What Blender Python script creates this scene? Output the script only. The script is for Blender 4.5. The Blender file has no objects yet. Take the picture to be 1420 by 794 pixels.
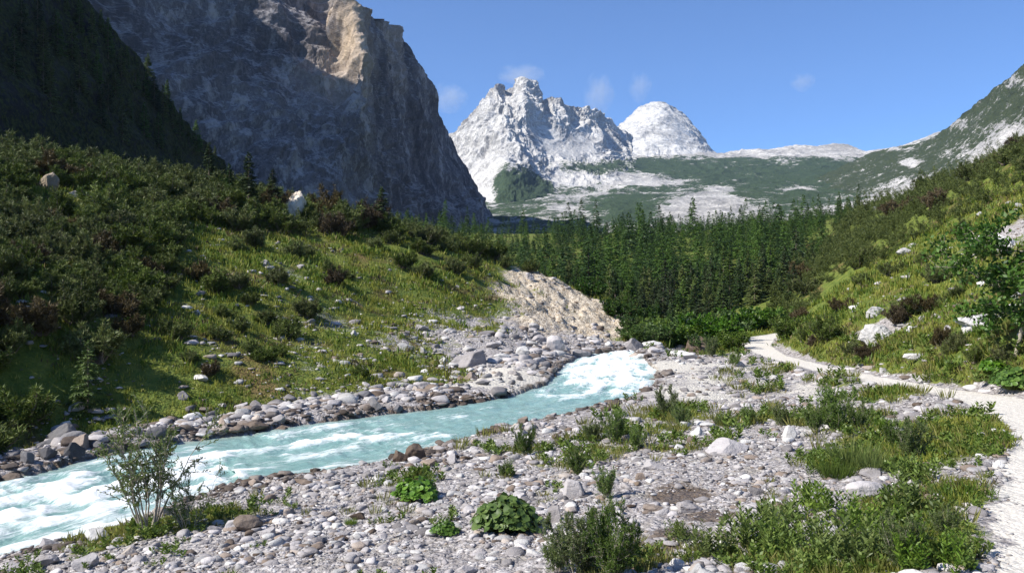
import bpy, math, random
import numpy as np
from mathutils import Vector

# ------------------------------------------------------------------ camera, world, sun, exposure
SC = bpy.context.scene
COL = SC.collection
F, CX, CY = 1180.0, 710.0, 397.0            # focal length and centre, in photo pixels

cam_data = bpy.data.cameras.new('camera')
cam_data.sensor_width = 36.0
cam_data.lens = 36.0 * F / 1420.0
cam_data.clip_start = 0.1
cam_data.clip_end = 60000.0
cam = bpy.data.objects.new('camera', cam_data)
cam.location = (0, 0, 0)
cam.rotation_euler = (math.radians(90), 0, 0)
COL.objects.link(cam)
SC.camera = cam

SUN_AZ = -109.0                              # degrees clockwise from the view direction (+Y)
SUN_EL = 41.0
SUN_STRENGTH = 4.9
SKY_STRENGTH = 0.118
world = bpy.data.worlds.new('World')
SC.world = world
world.use_nodes = True
wt = world.node_tree
bg = wt.nodes['Background']
sky = wt.nodes.new('ShaderNodeTexSky')
sky.sky_type = 'NISHITA'
sky.sun_disc = False
sky.sun_elevation = math.radians(SUN_EL)
sky.sun_rotation = math.radians(SUN_AZ % 360)
sky.altitude = 3500
sky.air_density = 1.0
sky.dust_density = 0.0
sky.ozone_density = 8.5
wt.links.new(sky.outputs[0], bg.inputs[0])
bg.inputs[1].default_value = SKY_STRENGTH

sun_data = bpy.data.lights.new('sun', 'SUN')
sun_data.energy = SUN_STRENGTH
sun_data.angle = math.radians(0.5)
sun_data.color = (1.0, 0.955, 0.87)
sun = bpy.data.objects.new('sun', sun_data)
sa, se = math.radians(SUN_AZ), math.radians(SUN_EL)
S = Vector((math.sin(sa) * math.cos(se), math.cos(sa) * math.cos(se), math.sin(se)))
sun.rotation_euler = S.to_track_quat('Z', 'Y').to_euler()
sun.location = S * 300
COL.objects.link(sun)

SC.view_settings.view_transform = 'Standard'
SC.view_settings.look = 'None'
SC.view_settings.exposure = 0.78
SC.view_settings.gamma = 1.0
SC.cycles.max_bounces = 6
SC.cycles.diffuse_bounces = 3
SC.cycles.transparent_max_bounces = 8
SC.cycles.volume_bounces = 0
SC.cycles.use_denoising = True

HAZE = True

# ------------------------------------------------------------------ noise
_rg = np.random.default_rng(7)
_G = _rg.normal(size=(1024, 3)); _G /= np.linalg.norm(_G, axis=1)[:, None]
_G = _G.astype(np.float32)

def perlin(p):
    p = np.asarray(p, dtype=np.float64)
    i = np.floor(p).astype(np.int64)
    f = (p - i).astype(np.float32)
    u = f * f * f * (f * (f * 6 - 15) + 10)
    out = np.zeros(len(p), dtype=np.float32)
    for dx in (0, 1):
        wx = u[:, 0] if dx else 1 - u[:, 0]
        for dy in (0, 1):
            wy = u[:, 1] if dy else 1 - u[:, 1]
            for dz in (0, 1):
                wz = u[:, 2] if dz else 1 - u[:, 2]
                h = ((i[:, 0] + dx) * 73856093) ^ ((i[:, 1] + dy) * 19349663) ^ ((i[:, 2] + dz) * 83492791)
                h = (h ^ (h >> 13)) & 1023
                g = _G[h]
                out += wx * wy * wz * (g[:, 0] * (f[:, 0] - dx) + g[:, 1] * (f[:, 1] - dy) + g[:, 2] * (f[:, 2] - dz))
    return out * 1.6

def fbm(p, octaves=4, gain=0.5, ridged=False):
    p = np.asarray(p, dtype=np.float64)
    a, t, n = 1.0, 0.0, np.zeros(len(p), dtype=np.float32)
    for k in range(octaves):
        v = perlin(p * (2.03 ** k) + 17.3 * k)
        if ridged: v = 1 - 2 * np.abs(v)
        n += a * v; t += a; a *= gain
    return n / t

def n2(x, y, s, octaves=3, seed=0.0):
    return fbm(np.stack([np.asarray(x) / s, np.asarray(y) / s, np.full(np.shape(x), seed + 0.37)], 1), octaves)

def smooth(a, b, x):
    t = np.clip((x - a) / (b - a), 0, 1)
    return t * t * (3 - 2 * t)

# ------------------------------------------------------------------ mesh helpers
def make_mesh(name, V, faces, mats, attrs=None, smooth_shade=False, mat_index=None):
    V = np.asarray(V, dtype=np.float32).reshape(-1, 3)
    fl = faces if isinstance(faces, list) else [faces]
    fl = [np.asarray(f, dtype=np.int32) for f in fl if len(f)]
    loops = np.concatenate([f.ravel() for f in fl])
    totals = np.concatenate([np.full(len(f), f.shape[1], dtype=np.int32) for f in fl])
    starts = np.concatenate([[0], np.cumsum(totals)[:-1]]).astype(np.int32)
    me = bpy.data.meshes.new(name)
    me.vertices.add(len(V)); me.vertices.foreach_set('co', V.ravel())
    me.loops.add(len(loops)); me.loops.foreach_set('vertex_index', loops)
    me.polygons.add(len(totals))
    me.polygons.foreach_set('loop_start', starts)
    me.polygons.foreach_set('loop_total', totals)
    if smooth_shade:
        me.polygons.foreach_set('use_smooth', np.ones(len(totals), dtype=bool))
    for m in (mats if isinstance(mats, list) else [mats]):
        me.materials.append(m)
    if mat_index is not None:
        me.polygons.foreach_set('material_index', np.asarray(mat_index, dtype=np.int32))
    me.update(calc_edges=True)
    for k, a in (attrs or {}).items():
        a = np.asarray(a, dtype=np.float32)
        if a.ndim == 1:
            at = me.attributes.new(k, 'FLOAT', 'POINT'); at.data.foreach_set('value', a)
        else:
            at = me.attributes.new(k, 'FLOAT_VECTOR', 'POINT'); at.data.foreach_set('vector', a.ravel())
    return me

def put(name, me, parent=None, **props):
    o = bpy.data.objects.new(name, me)
    if parent is not None: o.parent = parent
    for k, v in props.items(): o[k] = v
    COL.objects.link(o)
    return o

def thing(name, label, cat, loc, rz=0.0, s=1.0, group=None, tilt=(0, 0)):
    o = bpy.data.objects.new(name, None)
    o.empty_display_size = 0.2
    o.location = loc; o.rotation_euler = (tilt[0], tilt[1], rz)
    o.scale = (s, s, s) if np.isscalar(s) else s
    o['label'] = label; o['category'] = cat
    if group: o['group'] = group
    COL.objects.link(o)
    return o

def grid_faces(nr, nc, wrap=False):
    r = np.arange(nr - 1)[:, None]; c = np.arange(nc if wrap else nc - 1)[None, :]
    c2 = (c + 1) % nc
    a = r * nc + c; b = r * nc + c2; d = (r + 1) * nc + c; e = (r + 1) * nc + c2
    return np.stack([a, b, e, d], -1).reshape(-1, 4)

def unit(v):
    return v / np.maximum(np.linalg.norm(v, axis=-1, keepdims=True), 1e-9)

class Geo:
    """collects vertices, tris and quads for one mesh"""
    def __init__(s): s.V, s.T, s.Q, s.n = [], [], [], 0
    def add(s, V, T=None, Q=None):
        V = np.asarray(V, dtype=np.float32).reshape(-1, 3)
        if T is not None and len(T): s.T.append(np.asarray(T) + s.n)
        if Q is not None and len(Q): s.Q.append(np.asarray(Q) + s.n)
        s.V.append(V); s.n += len(V)
    def build(s, name, mat, smooth_shade=False):
        fs = []
        if s.T: fs.append(np.concatenate(s.T))
        if s.Q: fs.append(np.concatenate(s.Q))
        return make_mesh(name, np.concatenate(s.V), fs, mat, smooth_shade=smooth_shade)

def leaf_quads(P, D, L, W, rng, updir=None, fold=0.12):
    P = np.asarray(P); D = unit(np.asarray(D)); n = len(P)
    R = rng.normal(size=(n, 3))
    if updir is not None: R = R * 0.6 + np.asarray(updir)
    Sd = unit(np.cross(D, R)); Nn = np.cross(Sd, D)
    L = np.broadcast_to(L, (n,))[:, None]; W = np.broadcast_to(W, (n,))[:, None]
    V = np.stack([P, P + D * L * 0.45 + Sd * W * 0.5 + Nn * W * fold, P + D * L - Nn * L * 0.06,
                  P + D * L * 0.45 - Sd * W * 0.5 + Nn * W * fold], 1)
    Q = np.arange(4 * n).reshape(n, 4)
    return V.reshape(-1, 3), Q

def tubes(A, B, ra, rb, sides=5):
    A = np.asarray(A, float); B = np.asarray(B, float); n = len(A)
    D = unit(B - A); R = np.where(np.abs(D[:, 2:3]) > 0.9, [[1, 0, 0]], [[0, 0, 1]])
    X = unit(np.cross(D, R)); Y = np.cross(D, X)
    t = np.arange(sides) / sides * 2 * np.pi
    c, s_ = np.cos(t)[None, :, None], np.sin(t)[None, :, None]
    ring = X[:, None] * c + Y[:, None] * s_
    ra = np.broadcast_to(ra, (n,))[:, None, None]; rb = np.broadcast_to(rb, (n,))[:, None, None]
    V = np.concatenate([A[:, None] + ring * ra, B[:, None] + ring * rb], 1)
    k = np.arange(sides); k2 = (k + 1) % sides
    q = np.stack([k, k2, k2 + sides, k + sides], 1)[None] + (np.arange(n) * 2 * sides)[:, None, None]
    return V.reshape(-1, 3), q.reshape(-1, 4)

# ------------------------------------------------------------------ material helpers
def new_mat(name):
    m = bpy.data.materials.new(name); m.use_nodes = True
    nt = m.node_tree; nt.nodes.clear()
    return m, nt

class NT:
    def __init__(s, nt): s.nt = nt
    def n(s, t, ins=None, **kw):
        nd = s.nt.nodes.new('ShaderNode' + t)
        for k, v in kw.items(): setattr(nd, k, v)
        for k, v in (ins or {}).items():
            sock = nd.inputs[k]
            if isinstance(v, bpy.types.NodeSocket): s.nt.links.new(v, sock)
            elif isinstance(v, (tuple, list)) and len(v) == 3 and sock.type == 'RGBA': sock.default_value = (*v, 1)
            else: sock.default_value = v
        return nd
    def attr(s, name, out='Fac'): return s.n('Attribute', attribute_name=name).outputs[out]
    def noise(s, vec, scale, detail=4, rough=0.55, dist=0.0):
        return s.n('TexNoise', {'Vector': vec, 'Scale': scale, 'Detail': detail, 'Roughness': rough, 'Distortion': dist}).outputs['Fac']
    def vor(s, vec, scale, feature='F1', out='Distance', rnd=1.0):
        return s.n('TexVoronoi', {'Vector': vec, 'Scale': scale, 'Randomness': rnd}, feature=feature).outputs[out]
    def math(s, op, a, b=0.0, c=0.0):
        return s.n('Math', {0: a, 1: b, 2: c}, operation=op).outputs[0]
    def step(s, x, a, b):
        return s.n('MapRange', {'Value': x, 'From Min': a, 'From Max': b}, interpolation_type='SMOOTHSTEP').outputs[0]
    def lin(s, x, a, b, lo=0.0, hi=1.0):
        return s.n('MapRange', {'Value': x, 'From Min': a, 'From Max': b, 'To Min': lo, 'To Max': hi}).outputs[0]
    def mix(s, f, a, b):
        nd = s.n('Mix', data_type='RGBA')
        for i, v in ((0, f), (6, a), (7, b)):
            if isinstance(v, bpy.types.NodeSocket): s.nt.links.new(v, nd.inputs[i])
            elif i: nd.inputs[i].default_value = (*v, 1)
            else: nd.inputs[i].default_value = v
        return nd.outputs[2]
    def ramp(s, f, stops):
        nd = s.n('ValToRGB', {'Fac': f}); e = nd.color_ramp.elements
        while len(e) < len(stops): e.new(0.5)
        for el, (p, c) in zip(e, stops): el.position = p; el.color = (*c, 1)
        return nd.outputs[0]
    def bump(s, h, strength, dist, normal=None):
        ins = {'Height': h, 'Strength': strength, 'Distance': dist}
        if normal is not None: ins['Normal'] = normal
        return s.n('Bump', ins).outputs[0]
    def out(s, sh): s.nt.links.new(sh, s.n('OutputMaterial').inputs['Surface'])

def coords(t, mode='Object'): return t.n('TexCoord').outputs[mode]

def foliage_mat(name, c1, c2, c3, trans=0.28, rough=0.55, hue=0.5, spec=0.25):
    """c1..c3: dark, middle, light leaf colours; varied per leaf and per plant"""
    m, nt = new_mat(name); t = NT(nt)
    isl = t.n('NewGeometry').outputs['Random Per Island']
    ob = t.n('ObjectInfo').outputs['Random']
    pos = t.n('NewGeometry').outputs['Position']
    blob = t.noise(pos, 0.9, 2)
    f = t.math('ADD', t.math('MULTIPLY', isl, 0.5), t.math('MULTIPLY', blob, 0.5))
    col = t.ramp(f, [(0.2, c1), (0.5, c2), (0.82, c3)])
    hs = t.n('HueSaturation', {'Hue': t.lin(ob, 0, 1, 0.5 - 0.025 * hue, 0.5 + 0.015 * hue), 'Saturation': t.lin(ob, 0, 1, 0.85, 1.1),
                               'Value': t.lin(t.math('FRACT', t.math('MULTIPLY', ob, 7.3)), 0, 1, 0.72, 1.22), 'Color': col}).outputs[0]
    p = t.n('BsdfPrincipled', {'Base Color': hs, 'Roughness': rough, 'Specular IOR Level': spec})
    if trans > 0:
        tr = t.n('BsdfTranslucent', {'Color': hs})
        ms = t.n('MixShader', {0: trans, 1: p.outputs[0], 2: tr.outputs[0]})
        t.out(ms.outputs[0])
    else: t.out(p.outputs[0])
    return m

def bark_mat(name, c1, c2):
    m, nt = new_mat(name); t = NT(nt); co = coords(t)
    f = t.noise(co, 14, 4)
    t.out(t.n('BsdfPrincipled', {'Base Color': t.ramp(f, [(0.3, c1), (0.7, c2)]), 'Roughness': 0.9,
                                 'Normal': t.bump(f, 0.5, 0.02)}).outputs[0])
    return m

def stone_mat(name, c1, c2, c3, scale=2.2, stain=(0.12, 0.1, 0.075), stain_amt=0.5, value=(0.68, 1.25)):
    m, nt = new_mat(name); t = NT(nt); co = t.n('NewGeometry').outputs['Position']
    f = t.noise(co, scale, 6, 0.65); g = t.noise(co, scale * 9, 5, 0.7)
    isl = t.n('NewGeometry').outputs['Random Per Island']; ob = t.n('ObjectInfo').outputs['Random']
    r = t.math('FRACT', t.math('ADD', isl, ob))
    col = t.ramp(t.math('ADD', t.math('MULTIPLY', f, 0.55), t.math('MULTIPLY', r, 0.45)), [(0.25, c1), (0.5, c2), (0.75, c3)])
    col = t.mix(t.math('MULTIPLY', t.step(t.noise(co, scale * 1.7, 4), 0.56, 0.75), stain_amt), col, stain)
    col = t.n('HueSaturation', {'Color': col, 'Value': t.lin(t.math('FRACT', t.math('MULTIPLY', r, 5.7)), 0, 1, *value)}).outputs[0]
    col = t.mix(t.step(g, 0.62, 0.8), col, tuple(min(1, 1.25 * x) for x in c3))
    hgt = t.math('ADD', f, t.math('MULTIPLY', g, 0.35))
    t.out(t.n('BsdfPrincipled', {'Base Color': col, 'Roughness': 0.85, 'Specular IOR Level': 0.25,
                                 'Normal': t.bump(hgt, 0.7, 0.08)}).outputs[0])
    return m

# ------------------------------------------------------------------ the lie of the land
def W(px, py, d): return np.array([(px - CX) / F * d, d, (CY - py) / F * d])

WZ_PX = ([-300, -100, 1000], [-4.7, -4.55, -3.85])
LB = [(-420, 770), (-150, 705), (0, 672), (130, 645), (260, 612), (360, 600), (440, 588), (520, 577), (600, 569), (680, 556),
      (740, 545), (782, 529), (788, 515), (796, 504), (812, 495), (828, 490)]
RB = [(-600, 1000), (-220, 830), (0, 768), (60, 752), (130, 722), (230, 690), (320, 668), (420, 660), (500, 646), (580, 622), (640, 607),
      (700, 592), (780, 574), (848, 557), (886, 539), (894, 524), (898, 515), (887, 507), (883, 500), (872, 494)]
def bank(pts):
    return np.array([W(px, py, np.interp(px, *WZ_PX) / ((CY - py) / F)) for px, py in pts])
def resample(P, n):
    s = np.concatenate([[0], np.cumsum(np.linalg.norm(np.diff(P[:, :2], axis=0), axis=1))])
    t = np.linspace(0, s[-1], n)
    return np.stack([np.interp(t, s, P[:, k]) for k in range(3)], 1)
NR = 220
LBr, RBr = resample(bank(LB), NR), resample(bank(RB), NR)
def smooth_poly(P, it=6):
    P = P.copy()
    for _ in range(it): P[1:-1] = 0.25 * P[:-2] + 0.5 * P[1:-1] + 0.25 * P[2:]
    return P
LBr, RBr = smooth_poly(LBr), smooth_poly(RBr)
RC = 0.5 * (LBr + RBr)                                     # centre line of the stream
ext = np.array([np.interp(np.linspace(0, 1, 60), [0, .25, .55, 1], v) for v in
       ([RC[-1, 0], RC[-1, 0] + 0.5, RC[-1, 0] + 1.1, RC[-1, 0] + 1.6], [RC[-1, 1] + 0.15, RC[-1, 1] + 1.0, RC[-1, 1] + 2.0, RC[-1, 1] + 2.8], [RC[-1, 2]] * 4)]).T
RC = np.concatenate([RC, ext])
hw = 0.5 * np.linalg.norm((LBr - RBr)[:, :2], axis=1)
hw = np.concatenate([hw, np.interp(np.linspace(0, 1, 60), [0, .4, 1], [hw[-1], 0.75, 0.3])])
RT = np.gradient(RC, axis=0)[:, :2]; RT = unit(RT)

PATH_PX = [(1600, 860, 6.0), (1580, 794, 7.2), (1532, 700, 9.3), (1502, 600, 15), (1378, 553, 21), (1262, 535, 27), (1150, 513, 36), (1072, 493, 48),
           (1046, 478, 56), (1052, 469, 62), (1085, 462, 70)]
PC = np.concatenate([[[4.6, 0.0, -2.3]], [W(*p) for p in PATH_PX]])
PC = smooth_poly(resample(PC, 160), 4)
PATH_HW = np.interp(PC[:, 1], [0, 9, 15, 30, 48, 60, 70], [1.05, 1.05, 1.0, 0.68, 0.72, 1.1, 0.6])

GP = [  # left bank and hill (px, py, distance)
    (250, 600, 25.5), (450, 562, 29), (120, 565, 26.5), (60, 590, 25), (560, 500, 38), (400, 500, 33), (300, 450, 38), (500, 440, 45),
    (400, 400, 45), (500, 325, 65), (420, 330, 61), (300, 310, 58), (300, 262, 68), (100, 310, 45), (100, 252, 60), (0, 262, 50), (200, 262, 64),
    (0, 420, 28), (200, 420, 36), (650, 362, 70), (590, 335, 70), (700, 374, 72), (757, 384, 74), (862, 470, 57), (765, 440, 58),
    (700, 430, 56), (620, 440, 50), (660, 492, 41), (700, 520, 37), (820, 480, 52), (600, 540, 33), (560, 380, 57), (640, 400, 59),
    (-200, 310, 38), (-300, 190, 46), (-500, 350, 25), (-300, 520, 22), (760, 415, 66), (830, 437, 66), (890, 470, 62),
    # behind the hill crest: the ground falls away
    (480, 345, 85), (600, 372, 92), (300, 290, 95), (720, 395, 92), (0, 260, 90), (830, 432, 88),
    # flat gravel between stream and path
    (1000, 600, 19.8), (800, 700, 13.0), (500, 760, 11.8), (200, 782, 12.5), (1200, 700, 11.3), (1200, 600, 17.4), (1250, 780, 8.2),
    (935, 720, 12.6), (900, 570, 26), (1000, 505, 41), (960, 470, 62), (640, 690, 15.2), (700, 640, 19), (1080, 560, 24), (1100, 520, 34), (760, 780, 10.6),
    # path
    *PATH_PX,
    # right hillside
    (1200, 480, 40), (1150, 440, 50), (1300, 400, 42), (1420, 400, 35), (1420, 500, 22), (1330, 470, 32), (1300, 330, 60), (1420, 290, 50),
    (1420, 222, 70), (1250, 308, 80), (1110, 430, 66), (1180, 360, 82), (1700, 150, 60), (1900, 350, 25), (1500, 420, 24), (1700, 300, 36),
    # forest floor
    (900, 437, 85), (1000, 428, 90), (1100, 393, 100), (800, 415, 110), (900, 400, 130), (1100, 362, 140), (900, 358, 200), (1100, 325, 190),
    (700, 380, 170), (1250, 285, 150), (500, 350, 160), (200, 260, 180), (1500, 180, 130), (700, 345, 280), (1000, 326, 280), (1300, 250, 260)]
CP = np.concatenate([np.array([W(*p) for p in GP]),
                     [[0, -15, -3], [-15, -10, -4], [15, -10, -1.2], [0, 0, -1.75], [0, 5, -2.75], [-8, 3, -4.1], [6, 2, -2.3], [-25, 5, -4], [-20, -25, -3],
                      [22, -20, 1], [-14, 12, -4.5], [12, 5, -1.5], [-40, 0, -1], [35, 0, 5]]])
def tps(r2): return 0.5 * r2 * np.log(np.maximum(r2, 1e-9))
_nc = len(CP)
_r2 = ((CP[:, None, :2] - CP[None, :, :2]) ** 2).sum(-1)
_A = np.zeros((_nc + 3, _nc + 3)); _A[:_nc, :_nc] = tps(_r2) + np.eye(_nc) * 6.0
_A[:_nc, _nc] = 1; _A[:_nc, _nc + 1:] = CP[:, :2]; _A[_nc:, :_nc] = _A[:_nc, _nc:].T
_w = np.linalg.solve(_A, np.concatenate([CP[:, 2], [0, 0, 0]]))

def nearest(x, y, poly, extra):
    """distance to a polyline's points, index of the nearest point"""
    d = np.full(len(x), 1e9); k = np.zeros(len(x), dtype=int)
    m = np.where((np.abs(x) < 120) & (y > -40) & (y < 140))[0]
    for a in range(0, len(m), 20000):
        s = m[a:a + 20000]
        q = (x[s, None] - poly[None, :, 0]) ** 2 + (y[s, None] - poly[None, :, 1]) ** 2
        j = q.argmin(1); k[s] = j; d[s] = np.sqrt(q[np.arange(len(s)), j])
    return d, k

def bsum(x, y, B):
    v = np.zeros(len(x))
    for (bx, by, rx, ry, w) in B:
        q = ((x - bx) / rx) ** 2 + ((y - by) / ry) ** 2
        v = np.maximum(v, w * np.exp(-q * 0.9))
    return v

SCAR_B = []
def land(x, y, detail=True):
    """height and useful fields at world points"""
    x = np.asarray(x, float); y = np.asarray(y, float)
    z = np.empty(len(x))
    for a in range(0, len(x), 20000):
        s = slice(a, a + 20000)
        r2 = (x[s, None] - CP[None, :, 0]) ** 2 + (y[s, None] - CP[None, :, 1]) ** 2
        z[s] = tps(r2) @ _w[:_nc] + _w[_nc] + x[s] * _w[_nc + 1] + y[s] * _w[_nc + 2]
    r = np.hypot(x, y)
    far = -4 + np.clip(y / 280, 0, 1) * 22 + np.clip(y - 250, 0, None) * 0.02 + 0.10 * np.clip(np.abs(x) - 60, 0, 150)
    z = z + (far - z) * smooth(170, 330, r)
    dr, kr = nearest(x, y, RC, None)
    er = dr - hw[kr]                                       # outside the stream's edge (negative in water)
    side = RT[kr, 0] * (y - RC[kr, 1]) - RT[kr, 1] * (x - RC[kr, 0])
    left = side > 0
    dp, kp = nearest(x, y, PC, None)
    ep = dp - PATH_HW[kp]
    pright = x > np.interp(y, PC[:, 1], PC[:, 0])
    if detail:
        hill = np.where(left | pright, 1.0, 0.35)
        z = z + hill * (0.55 * n2(x, y, 9.0, 2, 1.0) + 0.42 * n2(x, y, 3.2, 3, 5.0)) * smooth(0, 3, np.minimum(er, ep + 1.5))
        z = z + 0.07 * n2(x, y, 0.8, 3, 9.0) * smooth(-0.2, 0.6, ep)
        z = z + 0.04 * n2(x, y, 0.22, 2, 3.0) * smooth(-0.2, 0.6, ep) * (r < 45)
    if SCAR_B and detail:
        sb = bsum(x, y, SCAR_B)
        z = z + sb * 0.75 * fbm(np.stack([x / 2.6, y / 2.6, z / 1.2], 1), 5, 0.58, ridged=True) - sb * 0.3
    wz = RC[kr, 2]
    zb = wz + 0.1 + np.clip(er, -1, 4) * np.where(left, 0.22, 0.12)
    t = smooth(0.0, 4.5, er)
    z = np.where(er < 4.5, zb * (1 - t) + z * t, z)
    z = np.where(er < 0, wz - 0.05 - 0.5 * np.clip(-er, 0, 1.2), z)
    tp = 1 - smooth(0.0, 1.5, ep)
    z = z * (1 - tp) + (PC[kp, 2] + 0.02 * n2(x, y, 0.5, 2, 2.0)) * tp if detail else z * (1 - tp) + PC[kp, 2] * tp
    return z, dict(er=er, left=left, ep=ep, pright=pright, r=r, kr=kr, wz=wz)

def ground_z(x, y): return land(np.atleast_1d(np.asarray(x, float)), np.atleast_1d(np.asarray(y, float)))[0]

_DM = np.exp(np.linspace(math.log(5), math.log(320), 900))
def ground_at(px, py, z_off=0.0):
    """where the sight line through a photo pixel meets the ground"""
    px = np.atleast_1d(np.asarray(px, float)); py = np.atleast_1d(np.asarray(py, float))
    out = np.full((len(px), 3), np.nan)
    for i in range(len(px)):
        X = (px[i] - CX) / F * _DM; Z = (CY - py[i]) / F * _DM
        z, _ = land(X, _DM)
        hit = np.where(Z < z + z_off)[0]
        j = hit[0] if len(hit) else len(_DM) - 1
        out[i] = (X[j], _DM[j], z[j])
    return out

def pix(x, y, z): return CX + F * x / y, CY - F * z / y

def in_poly(px, py, poly):
    c = np.zeros(len(px), dtype=bool); n = len(poly); j = n - 1
    for i in range(n):
        xi, yi = poly[i]; xj, yj = poly[j]
        c ^= ((yi > py) != (yj > py)) & (px < (xj - xi) * (py - yi) / (yj - yi + 1e-12) + xi)
        j = i
    return c

# blobs on the ground: (px, py, radius across m, radius in depth m, weight)
def blobs(lst):
    P = ground_at([b[0] for b in lst], [b[1] for b in lst])
    return [(P[i, 0], P[i, 1], lst[i][2], lst[i][3], lst[i][4]) for i in range(len(lst))]
GRASS_B = blobs([
    (1300, 620, 1.9, 2.2, 1.0), (1340, 590, 1.3, 1.8, 0.9), (1290, 690, 1.0, 1.4, 0.9), (1230, 760, 1.1, 1.4, 1.0), (1320, 760, 0.5, 0.9, 0.8), (1120, 770, 1.0, 0.9, 0.7),
    (1190, 640, 0.9, 1.6, 0.8), (1150, 585, 1.3, 1.5, 0.7), (1090, 580, 1.1, 1.0, 0.6), (1010, 588, 1.0, 1.0, 0.5), (940, 575, 1.2, 2.4, 0.6),
    (860, 600, 1.5, 1.4, 0.65), (930, 622, 1.2, 0.9, 0.5), (800, 642, 1.4, 0.9, 0.5), (730, 622, 1.0, 1.0, 0.6), (700, 660, 1.0, 0.6, 0.3), (840, 627, 1.2, 0.8, 0.5),
    (560, 665, 1.2, 0.7, 0.4), (200, 735, 1.6, 0.9, 0.8), (270, 715, 1.2, 0.8, 0.7), (140, 755, 0.8, 0.6, 0.7), (1230, 545, 1.2, 1.4, 0.8), (1180, 530, 1.2, 1.6, 0.5),
    (1080, 510, 1.3, 3.0, 0.4), (1020, 520, 1.2, 3.0, 0.35), (1000, 480, 3.0, 6.0, 0.9), (930, 468, 3.0, 4.0, 1.0), (1050, 540, 1.4, 2.0, 0.45),
    (540, 725, 0.7, 0.4, 0.3), (900, 780, 0.8, 0.6, 0.5), (240, 770, 1.0, 0.5, 0.1), (460, 730, 0.6, 0.4, 0.2)])
STONY_B = blobs([
    (680, 480, 5.0, 5.0, 0.9), (610, 470, 3.5, 4.0, 0.55), (450, 440, 3.0, 3.0, 0.55), (540, 470, 3.0, 3.0, 0.6), (390, 380, 1.6, 3.0, 0.6), (500, 420, 2.0, 3.0, 0.5), (560, 440, 3.0, 3.0, 0.5), (430, 480, 2.2, 2.4, 0.5), (480, 500, 2.5, 2.0, 0.5), (560, 410, 2.0, 3.0, 0.4), (640, 455, 3.0, 4.0, 0.7), (760, 470, 4.0, 5.0, 0.9),
    (560, 545, 5.0, 2.0, 0.7), (420, 520, 2.5, 2.5, 0.4), (640, 430, 2.5, 4.0, 0.35), (320, 535, 1.2, 1.6, 0.4), (1225, 455, 1.4, 2.0, 0.9), (1370, 455, 1.5, 2.0, 0.5),
    (1400, 325, 3.0, 4.5, 0.9), (1210, 480, 0.9, 1.4, 0.6), (1130, 430, 1.2, 2.0, 0.4), (1260, 355, 1.2, 2.0, 0.4), (1300, 480, 1.2, 1.4, 0.4), (810, 490, 3, 4, 0.8)])
SCAR_B = blobs([(765, 398, 4.6, 5.0, 1.0), (800, 420, 5.0, 5.5, 1.0), (840, 448, 3.6, 5.0, 1.0), (748, 425, 4.2, 5.0, 0.95), (790, 450, 4.4, 5.0, 1.0), (725, 390, 2.6, 4.0, 0.8), (740, 450, 3.0, 4.0, 0.6), (870, 465, 2.2, 3.0, 0.9)])
PALE_B = blobs([(715, 522, 3.4, 2.4, 1.25), (762, 533, 2.4, 1.7, 1.25), (690, 532, 2.0, 1.4, 1.0), (700, 512, 1.4, 1.6, 0.8), (935, 508, 2.0, 4.0, 0.9), (960, 545, 2.2, 3.0, 0.8), (900, 545, 1.0, 2.0, 0.5), (1060, 545, 2.0, 3.0, 0.55), (1000, 528, 3.0, 4.0, 0.7), (1110, 540, 2.0, 3.0, 0.6), (1200, 560, 1.5, 2.0, 0.6), (1010, 505, 3.0, 4.0, 0.7), (985, 560, 2.0, 2.0, 0.6)])
WET_B = blobs([(945, 690, 0.55, 0.9, 1.0), (985, 715, 0.5, 0.5, 1.0), (905, 765, 0.6, 1.0, 1.0), (930, 740, 0.45, 0.6, 0.9), (620, 560, 1.6, 0.7, 0.9), (660, 552, 1.4, 0.6, 0.7), (120, 735, 1.0, 0.5, 0.7), (370, 590, 1.2, 0.4, 0.7), (200, 745, 0.9, 0.6, 0.4)])
def cover(x, y, z, f):
    """grass, path, scar, pale gravel and wet masks"""
    nz = n2(x, y, 1.7, 3, 31.0); nb = n2(x, y, 5.0, 2, 37.0)
    g_left = np.where(f['left'], smooth(1.6, 4.6, f['er'] + 1.4 * nz), 0)
    g_right = np.where(f['pright'], smooth(0.1, 0.9, f['ep'] + 0.4 * nz), 0)
    g = np.maximum(np.maximum(g_left, g_right), 0.06)
    g = np.maximum(g, np.where(f['r'] > 66, 0.95, 0))
    g = np.maximum(g, 1.15 * bsum(x, y, GRASS_B) + 0.25 * nz * (g < 0.5))
    g = g * (1 - bsum(x, y, STONY_B) * np.clip(0.85 + 0.8 * nz, 0, 1.2)) + 0.12 * nb
    scar = bsum(x, y, SCAR_B)
    g = g * (1 - 0.95 * scar)
    path = 1 - smooth(-0.25, 0.25, f['ep'] + np.where(f['r'] > 18, 0.12, 0.38) * n2(x, y, 0.7, 3, 41.0))
    g = np.clip(g * (1 - path), 0, 1)
    pale = bsum(x, y, PALE_B) * (1 - g)
    wet = np.maximum(bsum(x, y, WET_B), 0.62 * (1 - smooth(0.0, 0.7, f['er'] + 0.5 * nz)) * (f['r'] < 90))
    return dict(grass=g, path=path, scar=scar, pale=np.clip(pale, 0, 1), wet=np.clip(wet, 0, 1))

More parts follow.
